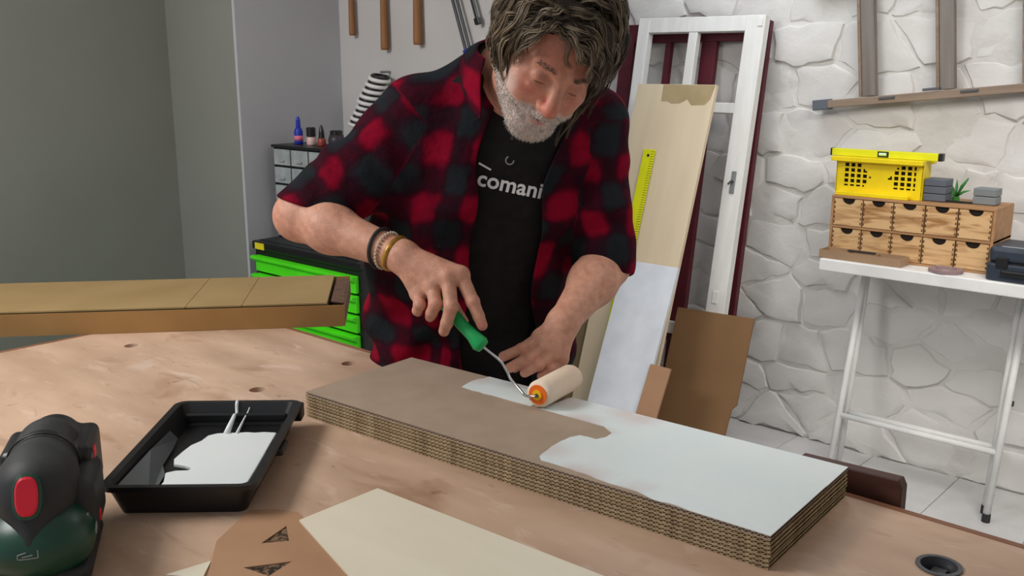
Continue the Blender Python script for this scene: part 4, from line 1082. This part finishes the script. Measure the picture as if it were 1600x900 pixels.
def shirt_outer(p):
    d = torso_at(p, SHIRT, 0)+folds(p, .0085)*np.clip((1.5-p[:, 2])*4, 0, 1)
    for s in ('shR', 'shL'):
        d = smin(d, np.linalg.norm(p-J[s], axis=1)-.074, .04)
        e = (J[s]*.7+V3(-.01, 2.0, 1.525)*.3); d = smin(d, cone(p, e, V3(-.01 if s == 'shL' else -.05, 1.995, 1.520), .056, .056), .035)
    d = smax(d, .80+.02*np.sin(p[:, 0]*9)-p[:, 2], .01)
    for s in 'RL': d = smin(d, smax(sleeve(p, s, 0), hem(p, s), .006), .028)
    return d
def shirt_sdf(p):
    d = shirt_outer(p)
    thick = d+.0075
    d = smax(d, -np.maximum(thick, -1), .001)
    x, y, z = p[:, 0], p[:, 1], p[:, 2]
    xl = np.interp(z, XL[:, 0], XL[:, 1])+.006*np.sin(z*31); xr = np.interp(z, XR[:, 0], XR[:, 1])+.006*np.sin(z*27+1)
    op = np.maximum(np.maximum(xl-x, x-xr), y-np.interp(z, [r[0] for r in SHIRT], [r[2] for r in SHIRT])+.02); d = smax(d, -op.astype(np.float32), .003)
    d = smax(d, -(np.linalg.norm((p-V3(.0, 1.955, 1.56))/V3(1, 1, 1.1), axis=1)-.088), .004)
    for s in 'RL': d = np.maximum(d, -np.maximum(np.linalg.norm(np.cross(p-J['el'+s], (J['el'+s]-J['sh'+s])/np.linalg.norm(J['el'+s]-J['sh'+s])), axis=1)-.049, -hem(p, s)-.03))
    return d
P, F = mesh_sdf(shirt_sdf, (-.56, 1.82, .76), (.34, 2.38, 1.66), .003)
me = np_mesh('plaid_shirt', local(P), F, M_PLAID)
pu = P[:, 2].copy(); cx = np.interp(P[:, 2], [r[0] for r in SHIRT], [r[1] for r in SHIRT]); pv = np.arctan2(P[:, 0]-cx, -(P[:, 1]-2.05))*.19
p32 = P.astype(np.float32); tb = torso_at(p32, SHIRT, 0)
for s in 'RL':
    sh, el = J['sh'+s], J['el'+s]; ax = (el-sh)/np.linalg.norm(el-sh); t = (P-sh)@ax
    ds = cone(p32, sh, el, .074, .066); m = (ds < tb-.0) & (t > .0)
    rad = P-sh-t[:, None]*ax; e1 = np.cross(ax, [0, 1, 0]); e1 /= np.linalg.norm(e1); e2 = np.cross(ax, e1)
    pu[m] = (1.46-t*1.0)[m]; pv[m] = (np.arctan2(rad@e1, rad@e2)*.07)[m]
set_f(me, pu, 'pu'); set_f(me, pv, 'pv')
shirt = link('plaid_shirt', me, man); tag(shirt, 'open red and black plaid flannel shirt')
# ---- collar: a folded band round the neck with two leaves in front
def collar():
    m = MB(); vs_, us, vv = [], [], []; n = 44; cn = V3(.020, 1.930, 1.545)
    for i in range(n+1):
        f = i/n; a = math.radians(-38+256*f)             # from his left front (viewer right) round the back to his right
        c, s_ = math.cos(a), math.sin(a)
        top = cn+V3(.086*c, .078*s_, .020+.030*s_)
        e = max(0, 1-min(f, 1-f)/.20); e = e*e*(3-2*e)
        out = cn+V3((.125+.006*e)*c, .112*s_-.02*e, -.030+.020*s_-.075*e)
        if f < .5: out = out+V3(-.020*e, -.010*e, 0)
        else: out = out+V3(.028*e, -.010*e, 0)
        for k in range(6):
            t = k/5; p = top*(1-t)+out*t; p = p+V3(.012*c, .012*s_, .016)*math.sin(PI*t)*(1-t*.4)
            vs_.append(tuple(p-V3(FX, FY, 0))); us.append(1.46-.13*t); vv.append(f*.42)
    fs = [(i*6+k, i*6+k+1, (i+1)*6+k+1, (i+1)*6+k) for i in range(n) for k in range(5)]
    m.add(vs_, fs); me = m.mesh('collar'); me.materials.append(M_PLAID); set_f(me, us, 'pu'); set_f(me, vv, 'pv')
    o = link('collar', me, shirt, smooth=True); sd = o.modifiers.new('s', 'SOLIDIFY'); sd.thickness = .005; sd.offset = 0
    sb = o.modifiers.new('ss', 'SUBSURF'); sb.levels = 1; sb.render_levels = 1
collar()
# ---- trousers and shoes (mostly behind the bench)
def trousers_sdf(p):
    d = ell(p, (-.09, 2.16, .86), (.175, .125, .14))
    for s in (-1, 1): d = smin(d, smin(cone(p, V3(-.09+s*.085, 2.16, .84), V3(-.08+s*.12, 2.13, .48), .092, .068), cone(p, V3(-.08+s*.12, 2.13, .48), V3(-.07+s*.14, 2.16, .07), .066, .056), .02), .03)
    return smax(d, .05-p[:, 2], .004)
P, F = mesh_sdf(trousers_sdf, (-.40, 1.96, .02), (.25, 2.36, 1.04), .006)
link('trousers', np_mesh('trousers', local(P), F, M_TROUS), man)
for s in (-1, 1):
    def shoe(p, s=s):
        c = -.07+s*.14; d = cone(p, V3(c, 2.19, .045), V3(c+s*.03, 2.03, .035), .045, .040); return smax(d, .002-p[:, 2], .004)
    c = -.07+s*.14; P, F = mesh_sdf(shoe, (c-.1, 1.96, -.01), (c+.1, 2.26, .12), .005); link('shoe', np_mesh('shoe', local(P), F, M_BLACKR), man)

# ---- lettering on the T-shirt, laid onto the cloth
bpy.context.view_layer.update()
tb = BVHTree.FromPolygons([v.co.copy() for v in tee.data.vertices], [tuple(p.vertices) for p in tee.data.polygons])
def onto_tee(name, pts2, faces, m, lift=.0012):
    vs_ = []
    for x, z in pts2:
        h = tb.ray_cast(Vector((x-FX, 1.6-FY, z)), Vector((0, 1, 0)))
        y = h[0].y if h[0] is not None else 1.93-FY
        vs_.append((x-FX, y-lift, z))
    mb = MB().add(vs_, faces); return mb.build(name, m, tee)
def print_text():
    cu = bpy.data.curves.new('txt', 'FONT'); cu.body = 'comania'; cu.size = .0455; cu.offset = .0010; cu.space_character = 1.02; cu.resolution_u = 4
    o = bpy.data.objects.new('txt', cu); COL.objects.link(o); bpy.context.view_layer.update()
    me = bpy.data.meshes.new_from_object(o.evaluated_get(bpy.context.evaluated_depsgraph_get())); bpy.data.objects.remove(o)
    bm = bmesh.new(); bm.from_mesh(me); bmesh.ops.triangulate(bm, faces=bm.faces)
    bmesh.ops.subdivide_edges(bm, edges=[e for e in bm.edges if e.calc_length() > .008], cuts=1); bmesh.ops.triangulate(bm, faces=bm.faces)
    bm.to_mesh(me); bm.free()
    a = math.radians(-13); pts = []
    for v in me.vertices: pts.append((-.0715+v.co.x*math.cos(a)-v.co.y*math.sin(a), 1.301+v.co.x*math.sin(a)+v.co.y*math.cos(a)))
    tag(onto_tee('shirt_lettering', pts, [tuple(p.vertices) for p in me.polygons], M_PRINT), 'white lettering across t-shirt chest')
print_text()
onto_tee('roof_mark', [(-.066, 1.343), (-.064, 1.3465), (-.040, 1.3325), (-.042, 1.3295)], [(0, 1, 2, 3)], M_PRINT)
rg = []; rf = []
for i in range(22):
    a = math.radians(110+i*250/21)
    for r in (.0065, .0092): rg.append((-.004+r*math.cos(a), 1.350+r*math.sin(a)))
for i in range(21): rf.append((2*i, 2*i+1, 2*i+3, 2*i+2))
onto_tee('ring_mark', rg, rf, M_GREYPRINT)

# ---- bracelets on his right wrist
def bracelet(f, R, r, m, nm, label, tiltv=(0, 0, 0), ry=None):
    el, wr = J['elR'], J['wrR']; c = el+(wr-el)*f; ax = (wr-el)/np.linalg.norm(wr-el)+np.array(tiltv)
    tag(MB().torus(Vector(tuple(c-V3(FX, FY, 0))), tuple(ax), R, r, 36, 8, ry).build(nm, m, man, smooth=True), label)
bracelet(.80, .0385, .0036, M_BLACKR, 'cord_bracelet', 'black cord bracelet', (.05, 0, .1))
bracelet(.93, .0345, .0035, M_GOLD, 'gold_bracelet', 'gold coloured bracelet', (.1, 0, -.2), .006)
def beads():
    el, wr = J['elR'], J['wrR']; c = Vector(tuple(el+(wr-el)*.86-V3(FX, FY, 0))); ax = Vector(tuple(wr-el)).normalized(); a = ax.orthogonal().normalized(); b = ax.cross(a); m = MB()
    for i in range(30):
        t = 2*PI*i/30; m.lathe([(.001, -.003), (.0028, -.0015), (.0028, .0015), (.001, .003)], 6, c+(a*math.cos(t)+b*math.sin(t))*.0365)
    tag(m.build('bead_bracelet', M_BEAD, man, smooth=True), 'string of small pale beads')
beads()

# ---- hair: a base cap plus wavy locks that fall with gravity
G = np.array([0, 0, -1.0])@HR                           # gravity in the head frame
def hairline(q):
    """>0 inside the hair area, in the head frame"""
    x, y, z = np.abs(q[:, 0]), q[:, 1], q[:, 2]
    front = z-(.066-.35*np.clip(x-.03, 0, 1))
    sidea = np.minimum(y+.022, z+.040)
    return np.maximum(np.where(y < -.02, front, -1), np.where(y > -.03, sidea, -1))
def cap_sdf(p):
    q = to_head(p); d = ell(q, (0, .020, .030), (.088, .102, .098))
    d = smin(d, ell(q, (0, .06, -.01), (.078, .062, .07)), .03)
    keep = hairline(q); d = smax(d, -keep*.9, .012)
    return (d*HS+.0025*np.sin(q[:, 0]*140+np.sin(q[:, 1]*90)*2)).astype(np.float32)
P, F = mesh_sdf(cap_sdf, from_head((0, .02, .02))-.17, from_head((0, .02, .02))+.17, .004)
me = np_mesh('hair', local(P), F, M_HAIR); set_col(me, np.tile(np.array(lin((58, 49, 41))[:3]), (len(P), 1)))
hair = link('hair', me, man); tag(hair, 'bushy wavy grey brown hair')
def locks():
    # guide locks are combed and dropped step by step, all at once; each carries a clump of finer strands
    rng = np.random.default_rng(12); C0 = np.array([0, .018, .030]); E0 = np.array([.080, .098, .092]); ST = 15
    v = rng.normal(size=(6000, 3)); v /= np.linalg.norm(v, axis=1)[:, None]; root = C0+v*E0
    root = root[hairline(root) > .001][:1150]; N = len(root)
    unit = lambda a: a/(np.linalg.norm(a, axis=1)[:, None]+1e-9)
    nrm = lambda p: unit((p-C0)/E0**2)
    n = nrm(root); fringe = root[:, 1] < -.025; right = (root[:, 0] > .02) & ~fringe; back = (root[:, 1] > .05) & ~fringe
    s = np.where(root[:, 0] > -.034+rng.normal(size=N)*.012, 1., -1.); top = np.clip((root[:, 2]-.03)/.08, 0, 1)
    thick = rng.uniform(.002, .034, N); thick[fringe] = rng.uniform(.004, .024, fringe.sum())
    length = rng.uniform(.075, .12, N); length[right] = rng.uniform(.09, .15, right.sum()); length[fringe] = rng.uniform(.07, .12, fringe.sum())
    flow = np.stack([s*(.35+.75*top), .35*top-.05, -.75*(1-top)-.15], 1)
    flow[back] = np.stack([s*.25, s*0+.1, s*0-1.], 1)[back]; flow[fringe] = np.stack([s*.9, s*0-.30, np.where(s > 0, -.10, 0)], 1)[fringe]
    flow += rng.normal(size=(N, 3))*.20; flow -= n*(flow*n).sum(1)[:, None]; d = unit(flow); p = root.copy(); step = (length/ST)[:, None]
    grav = np.where(right, 1.9, 1.0)[:, None]; alive = np.ones(N, bool); ln = np.zeros(N, int); path = np.zeros((N, ST+1, 3)); NN = np.zeros((N, ST+1, 3))
    lim = .020+rng.uniform(-.012, .012, N)
    ph = rng.uniform(0, 6.28, N); wl = rng.uniform(.42, .78, N); amp = rng.uniform(.002, .0085, N)
    for k in range(ST+1):
        nn = nrm(p); sd = np.cross(d, nn); w_ = min(1, k/4)
        path[:, k] = p+sd*(np.sin(ph+k*wl)*amp*w_)[:, None]+nn*(np.cos(ph+k*wl)*amp*.5*w_)[:, None]; NN[:, k] = nn
        ln[alive] = k+1
        d = unit(d+G*(.06+.05*k/ST)*grav-nn*.08+rng.normal(size=(N, 3))*.03); p = p+d*step
        L = np.linalg.norm((p-C0)/E0, axis=1); want = 1+thick*min(1, (k+1)/3)/.09; m = (L < want) & (p[:, 2] > -.06)
        p[m] = C0+(p[m]-C0)*(want[m]/L[m])[:, None]; nn = nrm(p); dot = np.minimum(0, (d*nn).sum(1)); d = np.where(m[:, None], unit(d-nn*dot[:, None]), d)
        alive &= ~((p[:, 1] < -.045) & (p[:, 2] < np.where(p[:, 0] > -.012, lim, .060)) & (np.abs(p[:, 0]) < .066))
    VV, FF, CC = [], [], []; base = 0; K = 9; NS = 3
    ca = np.array(lin((62, 52, 43))[:3]); cb = np.array(lin((164, 146, 122))[:3])
    for g in range(N):
        m = ln[g]
        if m < 6: continue
        t = np.linspace(0, 1, m); pts = path[g, :m]; nn = NN[g, :m]; sd = np.cross(np.gradient(pts, axis=0), nn); sd = unit(sd)
        tone = rng.random()**1.5*.8+(.15 if root[g, 0] < -.03 else 0)
        for c in range(K):
            a, r = rng.uniform(0, 6.28), rng.uniform(.001, .0085)*(1-.55*t)
            f = rng.uniform(0, 6.28); q = pts+sd*(np.cos(a)*r+np.sin(f+t*9)*.0012)[:, None]+nn*(np.sin(a)*r*.6)[:, None]
            q = from_head(q).astype(np.float64); rad = rng.uniform(.0005, .0012)*np.clip(np.minimum(.7+t*2, (1-t)*2+.08), 0, 1)
            S_, N_ = sd@HR.T, nn@HR.T
            ring = np.stack([q+(S_*math.cos(2*PI*k/NS)*1.6+N_*math.sin(2*PI*k/NS))*rad[:, None] for k in range(NS)], 1)
            VV.append(ring.reshape(-1, 3)); i = np.repeat(np.arange(m-1), NS); k = np.tile(np.arange(NS), m-1); k2 = (k+1) % NS
            FF.append(np.stack([i*NS+k, i*NS+k2, (i+1)*NS+k2, (i+1)*NS+k], 1)+base); base += m*NS
            x = min(1, max(0, tone+rng.normal()*.16)); CC.append(np.tile(ca*(1-x)+cb*x, (m*NS, 1)))
    P = np.concatenate(VV); me = np_mesh('hair_locks', local(P), np.concatenate(FF), M_HAIR); set_col(me, np.concatenate(CC))
    o = link('hair_locks', me, hair); o['kind'] = 'stuff'
locks()
def beard():
    rng = np.random.default_rng(5); co = np.array([v.co for v in man.data.vertices])+np.array([FX, FY, 0]); no = np.array([v.normal for v in man.data.vertices])
    q = to_head(co.astype(np.float32)); ax = np.abs(q[:, 0])
    edge = -.050-.25*np.clip(ax-.02, 0, 1)+.55*np.clip(ax-.045, 0, 1)
    ok = (np.linalg.norm(q, axis=1) < .15) & (q[:, 2] < edge) & (q[:, 1] < .0) & ~((ax < .022) & (q[:, 2] > -.079) & (q[:, 2] < -.064))
    ok |= (np.linalg.norm(q, axis=1) < .15) & (ax < .03) & (q[:, 2] < -.05) & (q[:, 2] > -.064) & (q[:, 1] < -.08)
    br = (ax > .012) & (ax < .048) & (np.abs(q[:, 2]-.022) < .004) & (q[:, 1] < -.06)
    idx = rng.choice(np.where(ok)[0], 3600); idb = rng.choice(np.where(br)[0], 150) if br.any() else np.array([], int)
    VV, FF, CC = [], [], []; down = np.array([0, -.2, -1.0])@HR.T
    for j, i in enumerate(np.concatenate([idx, idb])):
        brow = j >= len(idx)
        n = no[i]; d = n*.55+(down if not brow else (HR@np.array([math.copysign(1, q[i, 0]), -.3, .25])))*.8+rng.normal(size=3)*.25; d /= np.linalg.norm(d)
        l = rng.uniform(.003, .0075) if not brow else .008; r = rng.uniform(.0005, .0009); a = co[i]; b = a+d*l; u = np.cross(d, n); u /= np.linalg.norm(u)+1e-6; v = np.cross(d, u)
        base = len(VV)*4; VV.append([a+u*r, a-u*.5*r+v*.87*r, a-u*.5*r-v*.87*r, b]); FF += [(base, base+1, base+3), (base+1, base+2, base+3), (base+2, base, base+3)]
        g = rng.random(); c = np.array(lin((176, 162, 152))[:3])*(1-g)+np.array(lin((246, 240, 234))[:3])*g
        if brow: c = np.array(lin((134, 112, 96))[:3])
        CC += [c]*4
    me = np_mesh('beard', local(np.array(VV).reshape(-1, 3)), np.array(FF), M_BEARD); set_col(me, np.array(CC))
    o = link('beard', me, man); o['kind'] = 'stuff'; tag(o, 'short white and grey beard')
beard()
